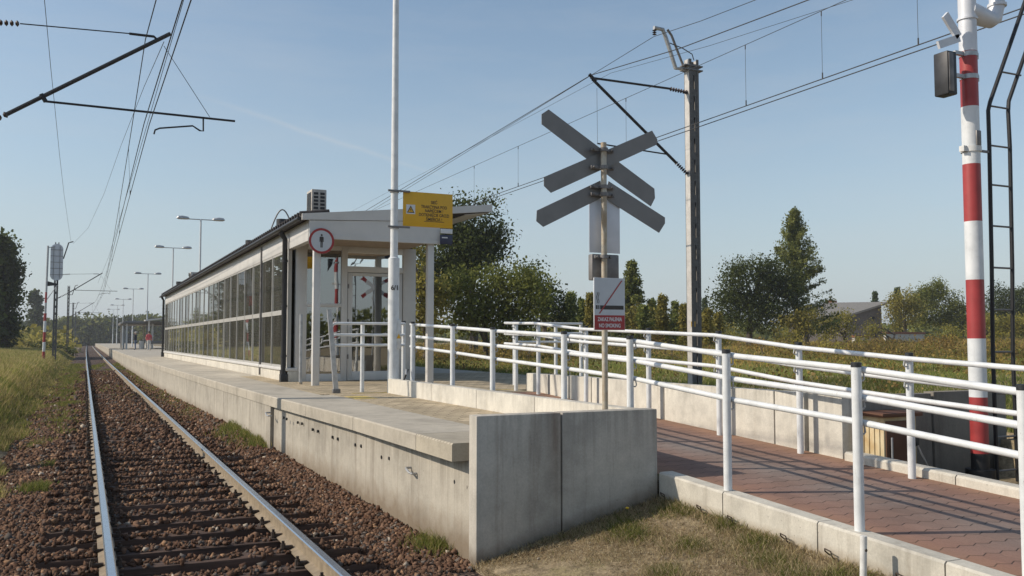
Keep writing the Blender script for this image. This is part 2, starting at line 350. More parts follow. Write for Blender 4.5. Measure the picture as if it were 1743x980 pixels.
def pavers(name, c1, c2, mortar, wave, bw, rh, swap=False):
    m, nt, b, N, L = newmat(name)
    g = N("ShaderNodeNewGeometry"); sp = N("ShaderNodeSeparateXYZ"); L(g.outputs["Position"], sp.inputs[0])
    def mth(op, a, bb):
        n = N("ShaderNodeMath"); n.operation = op
        for i, s in enumerate((a, bb)):
            if s is None: continue
            if isinstance(s, (int, float)): n.inputs[i].default_value = s
            else: L(s, n.inputs[i])
        return n.outputs[0]
    x, y = sp.outputs[0], sp.outputs[1]
    tri = mth('PINGPONG', x, .08); y2 = mth('ADD', y, mth('MULTIPLY', tri, wave))
    tri2 = mth('PINGPONG', y, .1); x2 = mth('ADD', x, mth('MULTIPLY', tri2, wave*.8))
    cb = N("ShaderNodeCombineXYZ"); L(x2, cb.inputs[0]); L(y2, cb.inputs[1])
    br = N("ShaderNodeTexBrick"); L(cb.outputs[0], br.inputs["Vector"]); br.inputs["Scale"].default_value = 1.0
    br.inputs["Brick Width"].default_value = bw; br.inputs["Row Height"].default_value = rh; br.inputs["Mortar Size"].default_value = .006
    br.inputs["Mortar Smooth"].default_value = .3
    if wave > .3: br.inputs["Brick Width"].default_value = 40.0
    br2 = N("ShaderNodeTexBrick"); L(cb.outputs[0], br2.inputs["Vector"]); br2.inputs["Scale"].default_value = 1.0; br2.inputs["Brick Width"].default_value = bw; br2.inputs["Row Height"].default_value = rh; br2.inputs["Mortar Size"].default_value = .002
    br2.inputs["Color1"].default_value = (*[v*.86 for v in (1, 1, 1)], 1); br2.inputs["Color2"].default_value = (1.1, 1.08, 1.06, 1); br2.inputs["Mortar"].default_value = (.72, .72, .72, 1)
    br.inputs["Color1"].default_value = (*c1, 1); br.inputs["Color2"].default_value = (*c2, 1); br.inputs["Mortar"].default_value = (*mortar, 1)
    p = posnode(nt); n1 = noise(nt, p, 1.1, 5); n2 = noise(nt, p, 60, 3)
    cc = mixc(nt, br.outputs["Color"], br2.outputs["Color"], .8, 'MULTIPLY'); cc = mixc(nt, cc, rampn(nt, n1, [(.3, .74), (.7, 1.18)]), .8, 'MULTIPLY')
    cc = mixc(nt, cc, rampn(nt, n2, [(.3, .8), (.7, 1.12)]), .6, 'MULTIPLY')
    if wave > .3:     # trodden middle of the path is greyer than its edges
        mid_ = mth('SUBTRACT', 1.0, mth('MULTIPLY', mth('ABSOLUTE', mth('SUBTRACT', x, 6.15), None), 1.05)); wn = mth('MULTIPLY', mth('MAXIMUM', mid_, 0), mth('ADD', n1, .35))
        cc = mixc(nt, cc, mixc(nt, cc, (.80, 1.18, 1.42), 1.0, 'MULTIPLY'), mth('MINIMUM', wn, 1.0))
    if wave > .3:
        e_ = mth('SUBTRACT', mth('MULTIPLY', mth('ABSOLUTE', mth('SUBTRACT', x, 6.15), None), 2.4), 1.9); e_ = mth('MINIMUM', mth('MAXIMUM', mth('MULTIPLY', e_, mth('ADD', n1, .2)), 0), .75); cc = mixc(nt, cc, (.31, .19, .115), e_)
    L(cc, b.inputs["Base Color"]); b.inputs["Roughness"].default_value = .85; b.inputs["Specular IOR Level"].default_value = .3
    h = mth('ADD', mth('MULTIPLY', br.outputs["Fac"], -1.0), mth('MULTIPLY', n2, .35)); bump(nt, b, h, .5, .006)
    return m
M['paver_red'] = pavers('red_interlocking_pavers', (.265, .145, .105), (.265, .155, .118), (.095, .056, .043), .5, .165, .2)
M['paver_beige'] = pavers('beige_pavers', (.40, .33, .22), (.47, .39, .27), (.10, .075, .045), .2, .2, .2)
M['tactile'] = simple('yellow_tactile_paint', (.58, .44, .13), .8, 0, .2, 18)
def wood():
    m, nt, b, N, L = newmat('creosoted_timber')
    n = noise(nt, posnode(nt, (1.2, 26, 26)), 1.0, 6, .7); n2 = noise(nt, posnode(nt), 2.0, 3)
    c = rampn(nt, n, [(.3, (.032, .020, .014)), (.6, (.105, .062, .043)), (.8, (.17, .115, .085))])
    c = mixc(nt, c, rampn(nt, n2, [(.3, .7), (.7, 1.25)]), .8, 'MULTIPLY')
    L(c, b.inputs["Base Color"]); b.inputs["Roughness"].default_value = .85; bump(nt, b, n, .5, .008); return m
M['wood'] = wood()
def glass(name, tint, ior=1.5, trans=.6, rough=.015, dust=0.0):
    m, nt, b, N, L = newmat(name); nt.nodes.remove(b)
    fr = N("ShaderNodeFresnel"); fr.inputs[0].default_value = ior
    gl = N("ShaderNodeBsdfGlossy"); gl.inputs["Roughness"].default_value = rough; gl.inputs["Color"].default_value = (.92, .93, .92, 1)
    n = noise(nt, posnode(nt, (1, .7, .5)), 1.6, 2); bp = N("ShaderNodeBump"); bp.inputs["Strength"].default_value = .03; bp.inputs["Distance"].default_value = .05
    L(n, bp.inputs["Height"]); L(bp.outputs[0], gl.inputs["Normal"])
    tr = N("ShaderNodeBsdfTransparent"); tr.inputs[0].default_value = (*tint, 1)
    mx = N("ShaderNodeMixShader"); L(fr.outputs[0], mx.inputs[0]); L(tr.outputs[0], mx.inputs[1]); L(gl.outputs[0], mx.inputs[2])
    if dust > 0:
        df = N("ShaderNodeBsdfDiffuse"); df.inputs[0].default_value = (.20, .195, .165, 1); m2 = N("ShaderNodeMixShader")
        dn = rampn(nt, noise(nt, posnode(nt, (1, 1, .4)), 1.1, 4), [(.3, dust*.5), (.7, dust*1.4)]); L(dn, m2.inputs[0]); L(mx.outputs[0], m2.inputs[1]); L(df.outputs[0], m2.inputs[2]); mx = m2
    L(mx.outputs[0], nt.nodes["Material Output"].inputs[0]); return m
M['glass'] = glass('tinted_window_glass', (.30, .29, .25), 1.8, dust=.20)
M['glass_door'] = glass('door_glass', (.38, .40, .38), 4.0)
M['stone'] = tinted('ballast_stone', .9, 0, .15)
M['leaf'] = tinted('foliage', .65, .45, .2)
M['blade'] = tinted('grass_blade', .75, .45, .15)
def soil(name, stops, scale=1.2, fine=30, bmp=.8, dist=.03):
    m, nt, b, N, L = newmat(name); p = posnode(nt)
    c = rampn(nt, noise(nt, p, scale, 8, .65), stops)
    c = mixc(nt, c, rampn(nt, noise(nt, p, fine, 5, .7), [(.3, .6), (.7, 1.3)]), .8, 'MULTIPLY')
    c = mixc(nt, c, rampn(nt, noise(nt, p, 8.5, 6, .75), [(.36, .5), (.5, .95), (.66, 1.25)]), .9, 'MULTIPLY')
    L(c, b.inputs["Base Color"]); b.inputs["Roughness"].default_value = .95; b.inputs["Specular IOR Level"].default_value = .1
    bump(nt, b, noise(nt, p, fine, 5, .7), bmp, dist); return m
M['soil'] = soil('dry_meadow_soil', [(.32, (.22, .175, .11)), (.5, (.34, .27, .175)), (.68, (.25, .22, .11))])
def ballast_mat():
    m, nt, b, N, L = newmat('ballast_bed'); p = posnode(nt)
    vo = N("ShaderNodeTexVoronoi"); vo.inputs["Scale"].default_value = 22; L(p, vo.inputs["Vector"])
    c = rampn(nt, vo.outputs["Color"], [(.1, (.065, .036, .025)), (.5, (.12, .07, .048)), (.9, (.19, .12, .085))])
    c = mixc(nt, c, rampn(nt, vo.outputs["Distance"], [(.0, 1.15), (.6, .45)]), .85, 'MULTIPLY')
    n = noise(nt, p, .7, 5); c = mixc(nt, c, rampn(nt, n, [(.3, .75), (.7, 1.2)]), .8, 'MULTIPLY')
    L(c, b.inputs["Base Color"]); b.inputs["Roughness"].default_value = .95
    iv = N("ShaderNodeMath"); iv.operation = 'MULTIPLY'; L(vo.outputs["Distance"], iv.inputs[0]); iv.inputs[1].default_value = -1
    bump(nt, b, iv.outputs[0], 1.0, .05); return m
M['ballast'] = ballast_mat()

# ------------------------------------------------------------------ ground
def grid_obj(name, xs, ys, zf, mat):
    X, Y = np.meshgrid(xs, ys); V = np.stack([X.ravel(), Y.ravel(), zf(X, Y).ravel()], 1)
    nx, ny = len(xs), len(ys); i = np.arange(nx-1)[None, :]+np.arange(ny-1)[:, None]*nx
    Fc = np.stack([i, i+1, i+1+nx, i+nx], -1).reshape(-1, 4)
    o = np_mesh(name, V, Fc, mat); return o
xs = np.unique(np.concatenate([np.linspace(-900, -60, 20), np.linspace(-60, -8, 30), np.arange(-8, 14, .15), np.linspace(14, 80, 50), np.linspace(80, 1200, 25)]))
ys = np.unique(np.concatenate([np.linspace(-300, -10, 20), np.arange(-10, 20, .15), np.linspace(20, 90, 90), np.linspace(90, 400, 40), np.linspace(400, 2500, 20)]))
def gz_noisy(X, Y):
    n = .03*np.sin(X*1.7+Y*.6)+.025*np.sin(X*.7-Y*1.3+1)+.012*np.sin(X*5.1+Y*4.3)
    flat = ((X > -1.1) & (X < 3.1)) | ((X > 4.8) & (X < 10.5))
    return ground_z(X, Y)+np.where(flat, 0, n)
tag(grid_obj('ground', xs, ys, gz_noisy, M['soil']), 'dry grassy ground around the railway station', 'ground', kind='structure')
def bed_z(X, Y):
    X = np.asarray(X, float); Y = np.asarray(Y, float)
    c = X-curve_xv(Y)
    zw = np.interp(Y, [7.5, 10, 12.5, 15, 17], [-.27, -.22, -.17, -.11, -.06]); z0 = np.interp(Y, [6, 14, 24], [-.275, -.25, -.215])
    z = z0-.10*ss(-.5, -1.3, c)+(zw-z0)*ss(2.15, 2.75, c)
    return z+.012*np.sin(X*3.1+Y*2.3)*np.sin(Y*1.9-X)
def curve_xv(Y): return 8e-6*np.maximum(0, Y)**2
bx = np.linspace(-1.45, 3.25, 34); by = np.unique(np.concatenate([np.arange(-4, 30, .3), np.linspace(30, 120, 60), np.linspace(120, 420, 40)]))
X, Y = np.meshgrid(bx, by); Xc = X+curve_xv(Y); V = np.stack([Xc.ravel(), Y.ravel(), bed_z(Xc, Y).ravel()], 1)
i = np.arange(len(bx)-1)[None, :]+np.arange(len(by)-1)[:, None]*len(bx)
tag(np_mesh('ballast_bed', V, np.stack([i, i+1, i+1+len(bx), i+len(bx)], -1).reshape(-1, 4), M['ballast']), 'reddish brown ballast bed under the track', 'ballast', kind='structure')

# ------------------------------------------------------------------ track
RX = [.225, 1.735]
prof = [(-.07, -.162), (.07, -.162), (.07, -.15), (.012, -.128), (.009, -.05), (.035, -.038), (.036, -.008), (.026, 0), (-.026, 0), (-.036, -.008), (-.035, -.038), (-.009, -.05), (-.012, -.128), (-.07, -.15)]
for k, x in enumerate(RX):
    ysr = [-4]+[y for y in range(0, 60, 6)]+[y for y in range(60, 400, 12)]
    mb = MB(); mb.sweep(prof, [(x+curve_x(y), y, 0) for y in ysr])
    nprof = len(prof)
    for fi, f in enumerate(mb.f[:-2]):
        if fi % nprof in (6, 7, 8): mb.m[fi] = 1
    o = mb.build('rail', [M['rail_side'], M['rail_top']], None, smooth=False)
    tag(o, ['steel rail on the side away from the platform, casting a wide shadow onto the sleepers', 'steel rail nearer the platform, its pale rusty web sunlit'][k], 'rail', 'rails of the track')
sl_y = [3.35+.6*k for k in range(95)]
mb = MB(); mb.box((-.32, -.12, -.315), (2.28, .12, -.168), bev=.012)
proto = thing('sleeper', (0, 0, 0), 'dark timber sleeper lying in the reddish ballast under both rails', 'sleeper', 'timber sleepers under the track')
mb.build('timber', M['wood'], proto)
clipb = []
def clip(x, s):
    m = MB(); m.box((x+s*.075-.05, -.07, -.17), (x+s*.075+.05, .07, -.152), bev=.004)
    m.tube([(x+s*.10, -.02, -.155), (x+s*.10, -.02, -.10)], .022, 8); m.tube([(x+s*.10, -.02, -.105), (x+s*.10, -.02, -.075)], .013, 6)
    m.box((x+s*.06-.045, -.045, -.145), (x+s*.06+.045, .005, -.118), bev=.006)
    return m
for x in RX:
    for s in (-1, 1): clipb.append((x, s))
clips = [clip(*c).build('rail_clip', M['clip'], proto) for c in clipb]
proto.location = (0, sl_y[0], 0)
bare = None
for k, y in enumerate(sl_y[1:]):
    if y < 34: c = copy_tree(proto)
    else:
        c = proto.copy(); col.objects.link(c); d = proto.children[0].copy(); col.objects.link(d); d.parent = c
    c.location = (curve_x(y)+random.uniform(-.03, .03), y+random.uniform(-.02, .02), random.uniform(-.008, .006)); c.rotation_euler.z = R(random.uniform(-.8, .8))
# stones
IV = np.array([(a, b, c) for a in (-1, 1) for b in (-1, 1) for c in (-1, 1)], float)*.78
IF = np.array([(0, 1, 3), (0, 3, 2), (4, 6, 7), (4, 7, 5), (0, 4, 5), (0, 5, 1), (2, 3, 7), (2, 7, 6), (0, 2, 6), (0, 6, 4), (1, 5, 7), (1, 7, 3)])
def rand_rot(n):
    q = rng.normal(size=(n, 4)); q /= np.linalg.norm(q, axis=1)[:, None]; a, b, c, d = q.T
    return np.stack([1-2*(c*c+d*d), 2*(b*c-a*d), 2*(b*d+a*c), 2*(b*c+a*d), 1-2*(b*b+d*d), 2*(c*d-a*b), 2*(b*d-a*c), 2*(c*d+a*b), 1-2*(b*b+c*c)], -1).reshape(n, 3, 3)
def stones(name, P, S, C):
    n = len(P); sc3 = rng.uniform(.55, 1.15, (n, 1, 3)); vv = IV[None]*sc3*(1+rng.uniform(-.38, .22, (n, len(IV), 1)))+rng.uniform(-.28, .28, (n, len(IV), 3))
    vv = np.einsum('nij,nkj->nki', rand_rot(n), vv)*S[:, None, None]+P[:, None, :]
    Fc = (IF[None]+np.arange(n)[:, None, None]*len(IV)).reshape(-1, 3)
    return np_mesh(name, vv.reshape(-1, 3), Fc, M['stone'], None, np.repeat(C, len(IV), 0))
PT = []; ST = []
for (y0, y1, dens, s0, s1) in ((3.0, 9, 1900, .009, .028), (9, 16, 1100, .012, .030), (16, 30, 260, .024, .044), (30, 60, 60, .03, .05)):
    n = int((y1-y0)*4.6*dens); x = rng.uniform(-1.5, 3.2, n); y = rng.uniform(y0, y1, n); s = rng.uniform(s0, s1, n)*np.where(rng.random(n) < .07, 1.35, 1)
    keep = np.ones(n, bool)
    for rx in RX: keep &= np.abs(x-curve_xv(y)-rx) > .085
    dy = np.abs((y-3.35+.3) % .6-.3); onS = (dy < .12) & (x > -.33) & (x < 2.29)
    pk = np.interp(y, [4, 8, 11, 18, 30], [.12, .26, .5, .7, .7]); inn = (x > .3) & (x < 1.66); pk = np.where(inn, pk, pk*2.8)
    keep &= ~onS | (rng.random(n) < pk)
    wallx = np.where(y > 15.2, 2.72, 3.10-.0327*(y-7.4)); keep &= x < wallx-.0
    keep &= ~((y < 7.2) & (x > 2.85+.1*np.sin(y*5)))
    x, y, s, onS = x[keep], y[keep], s[keep], onS[keep]
    z = np.where(onS, -.168, bed_z(x, y))+s*rng.uniform(-.1, .75, len(x))
    PT.append(np.stack([x, y, z], 1)); ST.append(s)
PT = np.concatenate(PT); ST = np.concatenate(ST); n = len(PT)
t = rng.random((n, 1)); base = np.array([[.105, .055, .034]])*(1-t)+np.array([[.205, .125, .083]])*t
base *= rng.uniform(.58, 1.08, (n, 1)); pale = rng.random(n) < .018; base[pale] = np.array([.40, .34, .27])*rng.uniform(.8, 1.2, (pale.sum(), 1))
tan = rng.random(n) < .06; base[tan] = np.array([.28, .17, .10])*rng.uniform(.8, 1.2, (tan.sum(), 1)); gr = rng.random(n) < .12; base[gr] = np.array([.115, .098, .085])*rng.uniform(.7, 1.3, (gr.sum(), 1))
tag(stones('ballast_stones', PT, ST, base), 'loose reddish brown ballast stones between and beside the rails', 'ballast', kind='stuff')

# ------------------------------------------------------------------ platform
plat = thing('platform', (4.0, 30, .76), 'long concrete station platform with overhanging pale edge slabs beside the track', 'platform')
ed = [7.56, 8.5, 10.7, 12.9, 15.1]
while ed[-1] < 92: ed.append(ed[-1]+2.2)
for a, b in zip(ed[:-1], ed[1:]):
    g = .006; x0, x1 = edge_x(a), edge_x(b); xi = 3.78 if b < 16 else 3.6
    m = MB(); m.prism([(x0, a+g, .60), (xi, a+g, .60), (xi, a+g, .76), (x0+.012, a+g, .76), (x0, a+g, .745)], (0, b-a-2*g, 0))
    for q in range(5, 10): pass
    n5 = 5
    for q in range(5, 10):
        v = m.v[q]; m.v[q] = (v[0]+(x1-x0 if v[0] < xi-.1 else 0), v[1], v[2])
    m.build('edge_slab', M['groove'] if b < 9 else M['slab'], plat, smooth=False)
m = MB(); yy = [ed[-1], 110, 150, 200, 250, 290]
m.sweep([(0, -.16), (.85, -.16), (.85, 0), (0, 0)], [(edge_x(y), y, .76) for y in yy]); m.build('edge_slab', M['slab'], plat, smooth=False)
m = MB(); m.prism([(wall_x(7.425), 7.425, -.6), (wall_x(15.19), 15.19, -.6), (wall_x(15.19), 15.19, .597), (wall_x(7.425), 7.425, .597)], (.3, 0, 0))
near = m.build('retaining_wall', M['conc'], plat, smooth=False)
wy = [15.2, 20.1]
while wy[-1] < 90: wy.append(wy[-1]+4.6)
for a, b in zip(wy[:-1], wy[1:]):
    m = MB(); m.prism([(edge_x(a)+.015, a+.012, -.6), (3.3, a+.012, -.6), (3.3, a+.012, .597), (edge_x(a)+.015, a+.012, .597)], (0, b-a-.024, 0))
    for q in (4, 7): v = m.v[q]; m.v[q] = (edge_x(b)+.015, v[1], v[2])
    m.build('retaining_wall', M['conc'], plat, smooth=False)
m = MB(); m.sweep([(.015, -1.3), (.5, -1.3), (.5, -.163), (.015, -.163)], [(edge_x(y), y, .76) for y in [wy[-1]+.02]+yy[1:]]); m.build('retaining_wall', M['conc'], plat, smooth=False)
m = MB(); m.box((3.32, 15.2, -.5), (3.9, 290, .59)); m.build('core', M['conc_dark'], plat, smooth=False)
# paving top in sheets: beige pavers, yellow marks
m = MB(); m.box((3.785, 7.43, .55), (4.80, 15.3, .757)); m.build('paving', M['paver_beige'], plat, smooth=False)
m = MB(); m.box((3.61, 15.31, .55), (10.4, 24, .758)); m.box((4.96, 14.52, .55), (7.28, 15.307, .757)); m.build('paving', M['paver_beige'], plat, smooth=False)
m = MB(); m.box((3.61, 24.003, .55), (10.4, 290, .758)); m.build('paving', M['slab'], plat, smooth=False)
m = MB(); m.box((10.41, 15.3, -.3), (10.55, 290, .76)); m.build('back_edge', M['conc'], plat, smooth=False)
m = MB(); m.box((4.2, 15.36, .75), (7.27, 15.46, .7615)); m.build('guide_line', M['tactile'], plat, smooth=False)
m = MB(); m.box((3.86, 13.9, .75), (4.2, 14.6, .7606)); m.build('guide_patch', M['tactile'], plat, smooth=False)
# lifting loops and weep holes in the near retaining wall
def loop_on_wall(px, py):
    p = onX(px, py, 3.08); p = onX(px, py, wall_x(p.y)); m = MB(); r = .012; wx = p.x-3.15
    m.tube([(wx+a_, p.y+b_, p.z+c_) for a_, b_, c_ in ((3.16, .10, .02), (3.09, .10, .02), (3.08, .06, .015), (3.08, -.03, -.01), (3.10, -.06, -.02), (3.16, -.06, -.02))], r, 8)
    m.build('lifting_loop', M['galv'], near)
for p in ((706, 801), (461, 705)): loop_on_wall(*p)
for px_, py_ in ((774, 820), (795, 829), (649, 778), (662, 780), (604, 757), (614, 759), (565, 744), (574, 747), (531, 731), (540, 734), (506, 719), (513, 721), (482, 711), (487, 713)):
    p = onX(px_, py_, 3.08); p = onX(px_, py_, wall_x(p.y)); m = MB(); m.tube([(p.x-.004, p.y, p.z), (p.x+.02, p.y, p.z)], [.020, .02], 8); m.build('form_tie_socket', M['cap'], near)

# end wall: two precast slabs facing the camera
xj = onY(956, 702, 7.25).x
ew = thing('end_wall', (4.0, 7.33, 0), 'grey stained concrete end wall closing the platform, made of two slabs', 'wall')
MB().box((3.07, 7.25, -.5), (xj-.008, 7.42, 1.02), bev=.008).build('wall_slab', M['conc_end'], ew)
MB().box((xj+.008, 7.25, -.5), (4.92, 7.42, 1.022), bev=.008).build('wall_slab', M['conc_end'], ew)
sw = thing('ramp_side_wall', (4.88, 11, .76), 'low pale concrete wall between platform paving and ramp, below the white railing', 'wall')
sj = [7.425, 9.6, 11.35, 13.1, 14.2, 15.3]
for a, b in zip(sj[:-1], sj[1:]): MB().box((4.80, a+.005, .2), (4.95, b-.005, 1.005+.004*random.random()), bev=.008).build('wall_slab', M['conc_pale'], sw)

# ------------------------------------------------------------------ ramp
m = MB(); yr = [-8, 0, 3, 5, 7, 9, 11, 13, 14.5]
for a, b in zip(yr[:-1], yr[1:]): m.add([(4.94, a, ramp_z(a)), (7.32, a, ramp_z(a)), (7.32, b, ramp_z(b)), (4.94, b, ramp_z(b))], [[0, 1, 2, 3]])
tag(m.build('ramp_path', M['paver_red'], None, smooth=False), 'red brown interlocking paver ramp leading up to the platform', 'path', kind='structure')
kb = thing('ramp_kerb', (5.0, 5, .3), 'white grey concrete kerb between the dry lawn and the red paver ramp', 'kerb')
kj = [7.245, 6.3, 5.2, 4.1, 3.0, 1.9, .8]
for b, a in zip(kj[:-1], kj[1:]):
    m = MB(); za, zb = ramp_z(a)+.022, ramp_z(b)+.022; g = .006
    m.prism([(4.93, a+g, -.3), (5.08, a+g, -.3), (5.08, a+g, za), (4.945, a+g, za), (4.93, a+g, za-.015)], (0, b-a-2*g, 0))
    for q in range(7, 10): v = m.v[q]; m.v[q] = (v[0], v[1], v[2]+zb-za)
    st = m.build('kerb_stone', M['kerb'], kb, smooth=False)
    for f in (.28, .86) if b > 4 else ():
        y = a+(b-a)*f; z = float(ground_z(4.9, y))+.055
        MB().tube([(4.94, y-.035, z-.03), (4.90, y-.04, z-.028), (4.875, y-.042, z-.01), (4.872, y-.035, z+.025), (4.878, y+.03, z+.032), (4.89, y+.04, z+.012), (4.92, y+.036, z-.012), (4.94, y+.03, z-.02)], .0055, 6).build('lifting_loop', M['clip'], st)
kr = thing('pit_kerb', (7.37, 5.5, .4), 'worn concrete kerb between red ramp and the sunken pit with the cabinet', 'kerb')
kj = [7.25, 5.9, 4.55, 3.2, 1.8]
for b, a in zip(kj[:-1], kj[1:]):
    m = MB(); za, zb = ramp_z(a)+.09, ramp_z(b)+.09; g = .006
    m.prism([(7.26, a+g, -.2), (7.44, a+g, -.2), (7.44, a+g, za-.01), (7.42, a+g, za), (7.28, a+g, za), (7.26, a+g, za-.02)], (0, b-a-2*g, 0))
    for q in range(8, 12): v = m.v[q]; m.v[q] = (v[0], v[1], v[2]+zb-za)
    m.build('kerb_stone', M['kerb'], kr, smooth=False)
rw = thing('ramp_far_wall', (7.37, 11, .5), 'pale sunlit concrete retaining wall of upright slabs along the far side of the ramp', 'wall')
rj = [7.3, 7.86, 8.36, 9.42, 10.6, 11.5, 12.6, 13.35, 14.05, 14.95]
for k, (a, b) in enumerate(zip(rj[:-1], rj[1:])):
    MB().box((7.30+.01*random.random(), a+.012, -.1), (7.46, b-(.05 if k in (0, 4, 6) else .012), 1.075+.012*random.random()), bev=.008).build('wall_slab', M['conc_pale'], rw)
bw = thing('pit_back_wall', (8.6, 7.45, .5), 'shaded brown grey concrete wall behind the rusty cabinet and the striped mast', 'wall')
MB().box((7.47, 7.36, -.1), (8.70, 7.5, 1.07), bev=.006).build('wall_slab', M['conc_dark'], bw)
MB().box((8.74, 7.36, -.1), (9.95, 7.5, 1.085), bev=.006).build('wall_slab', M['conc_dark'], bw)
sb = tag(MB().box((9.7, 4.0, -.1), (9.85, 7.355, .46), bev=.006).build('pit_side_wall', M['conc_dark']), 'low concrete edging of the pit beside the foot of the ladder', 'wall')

# ------------------------------------------------------------------ railings
TOPS = [(14.62, 1.985), (12.78, 1.915), (11.3, 1.85), (9.27, 1.775), (7.87, 1.715), (6.34, 1.592), (4.88, 1.513), (3.6, 1.412), (2.2, 1.33), (.9, 1.27)]
def railing(rt, posts, ends=(None, None), flip=1, loops=True):
    n = len(posts)
    for (x, y, zb, zt) in posts:
        MB().tube([(x, y, zb), (x, y, zt-.035)], .036, 16).build('post', M['white'], rt)
        MB().tube([(x, y, zt-.0355), (x, y, zt-.004), (x, y, zt)], [.0375, .0375, .030], 16).build('cap', M['cap'], rt)
    for dz in (.055, .255, .435):
        path = [Vector((x, y, zt-dz)) for (x, y, zb, zt) in posts]
        if ends[0] is not None: path = [Vector(ends[0])-Vector((0, 0, dz))]+path
        if ends[1] is not None: path = path+[Vector(ends[1])-Vector((0, 0, dz))]
        off = Vector((flip*.062, 0, 0)) if abs(path[-1].y-path[0].y) > abs(path[-1].x-path[0].x) else Vector((0, -.062*flip, 0))
        MB().tube([p+off for p in path], .0245, 12).build('handrail', M['white'], rt)
        if loops:
            for (x, y, zb, zt) in posts:
                z = zt-dz; d = off.normalized()
                a = Vector((x, y, z-.075)); t_ = Vector((0, 1, 0)) if abs(d.x) > .5 else Vector((1, 0, 0))
                MB().tube([a+d*.03, a+d*.06+Vector((0, 0, -.005)), a+d*.075+Vector((0, 0, .01)), a+off+d*.004+Vector((0, 0, .055))], .007, 6).build('rail_bracket', M['galv'], rt)
ra = thing('ramp_railing', (5.02, 8, .6), 'white tubular railing with black post caps, along the near side of the ramp', 'railing')
railing(ra, [(5.02, y, (ramp_z(y)-.05) if y > 7.2 else ramp_z(y)+.0, z) for y, z in TOPS], ends=((5.02, 14.9, 2.0), None), flip=1)
rb = thing('ramp_railing', (7.15, 8, .6), 'white tubular railing along the far side of the ramp before the slab wall', 'railing')
fy = [15.0, 14.1, 12.45, 10.7, 9.15, 7.75, 6.27, 4.85, 3.4, 2.0]
ft = [2.035, 2.017, 1.90, 1.84, 1.787, 1.65, 1.553, 1.48, 1.40, 1.33]
railing(rb, [(7.13, y, ramp_z(y)-.03, z) for y, z in zip(fy, ft)], ends=((7.13, 15.35, 2.045), None), flip=-1)
rc = thing('platform_railing', (4.5, 15.7, .76), 'short white railing with looped end across the platform in front of the glass door', 'railing')
railing(rc, [(4.46, 15.7, .76, 2.02), (5.22, 15.7, .76, 2.02)], ends=((3.98, 15.7, 2.02), None), flip=1, loops=False)
MB().tube([(3.98, 15.638, 1.965), (3.93, 15.638, 1.955), (3.905, 15.638, 1.93), (3.90, 15.638, 1.90)], .0245, 12).build('handrail', M['white'], rc)
MB().tube([(3.98, 15.638, 1.765), (3.93, 15.638, 1.755), (3.905, 15.638, 1.73), (3.90, 15.638, 1.69), (3.905, 15.638, 1.63), (3.93, 15.638, 1.59), (3.985, 15.638, 1.585)], .0245, 12).build('handrail', M['white'], rc)
rd = thing('platform_railing', (8.8, 16.6, .76), 'small white railing at the back of the platform, behind the ramp top', 'railing')
railing(rd, [(7.95, 16.8, .76, 2.07), (8.9, 16.8, .76, 2.07), (9.5, 16.8, .76, 2.07)], flip=1, loops=False)

# ------------------------------------------------------------------ station building
BX, BY, BE = 4.1, 20.3, 54.2
bd = thing('station_building', (BX, BY, .76), 'low station pavilion with long dark glazed wall, sloping roof and glass entrance', 'building')
zs, zm, zt = 1.06, 2.31, 3.69
exr = onY(707, 600, BY).x
MB().box((BX-.02, BY-.02, .70), (BX+.22, BE, zs-.07), bev=.01).build('plinth', M['conc_pale'], bd)
MB().box((BX-.06, BY-.03, zs-.068), (BX+.2, BE, zs), bev=.008).build('sill', M['fascia'], bd)
m = MB(); bays = [BY+.62+1.387*k for k in range(24)]; edges = [BY+.12]+bays+[BE-.1]
for k, y in enumerate(edges):
    wd = .022 if k not in (0, len(edges)-1) else .06
    m.box((BX-.016, y-wd, zs), (BX+.06, y+wd, zt))
for za, zb in ((zm-.06, zm+.05), (zs, zs+.05), (zt-.05, zt)):
    for a, b in zip(edges[:-1], edges[1:]): m.box((BX-.010, a+.03, za), (BX+.055, b-.03, zb))
m.build('glazing_frame', M['mullion'], bd, smooth=False)
for a, b in zip(edges[:-1], edges[1:]):
    for za, zb in ((zs+.05, zm-.06), (zm+.05, zt-.05)):
        jx = random.uniform(-.0015, .0015)
        me = MB(); me.add([(BX+.006+jx, a+.029, za), (BX+.006, b-.029, za), (BX+.006-jx, b-.029, zb), (BX+.006+random.uniform(-.002, .002), a+.029, zb)], [[0, 1, 2, 3]])
        me.build('window_pane', M['glass'], bd, smooth=False)
MB().box((BX-.02, 18.42, zt+.002), (BX+.12, BE+.1, 4.12), bev=.005).build('side_fascia', M['fascia'], bd)
# interior
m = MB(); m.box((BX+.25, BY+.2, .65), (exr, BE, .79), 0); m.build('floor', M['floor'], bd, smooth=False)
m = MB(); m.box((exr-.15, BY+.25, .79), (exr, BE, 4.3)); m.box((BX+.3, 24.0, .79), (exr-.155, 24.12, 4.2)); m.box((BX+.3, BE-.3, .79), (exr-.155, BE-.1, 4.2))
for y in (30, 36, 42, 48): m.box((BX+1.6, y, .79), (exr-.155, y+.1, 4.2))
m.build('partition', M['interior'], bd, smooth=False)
MB().box((BX+.125, BY+.1, zt+.06), (exr-.16, BE-.05, zt+.1)).build('ceiling', M['interior'], bd, smooth=False)
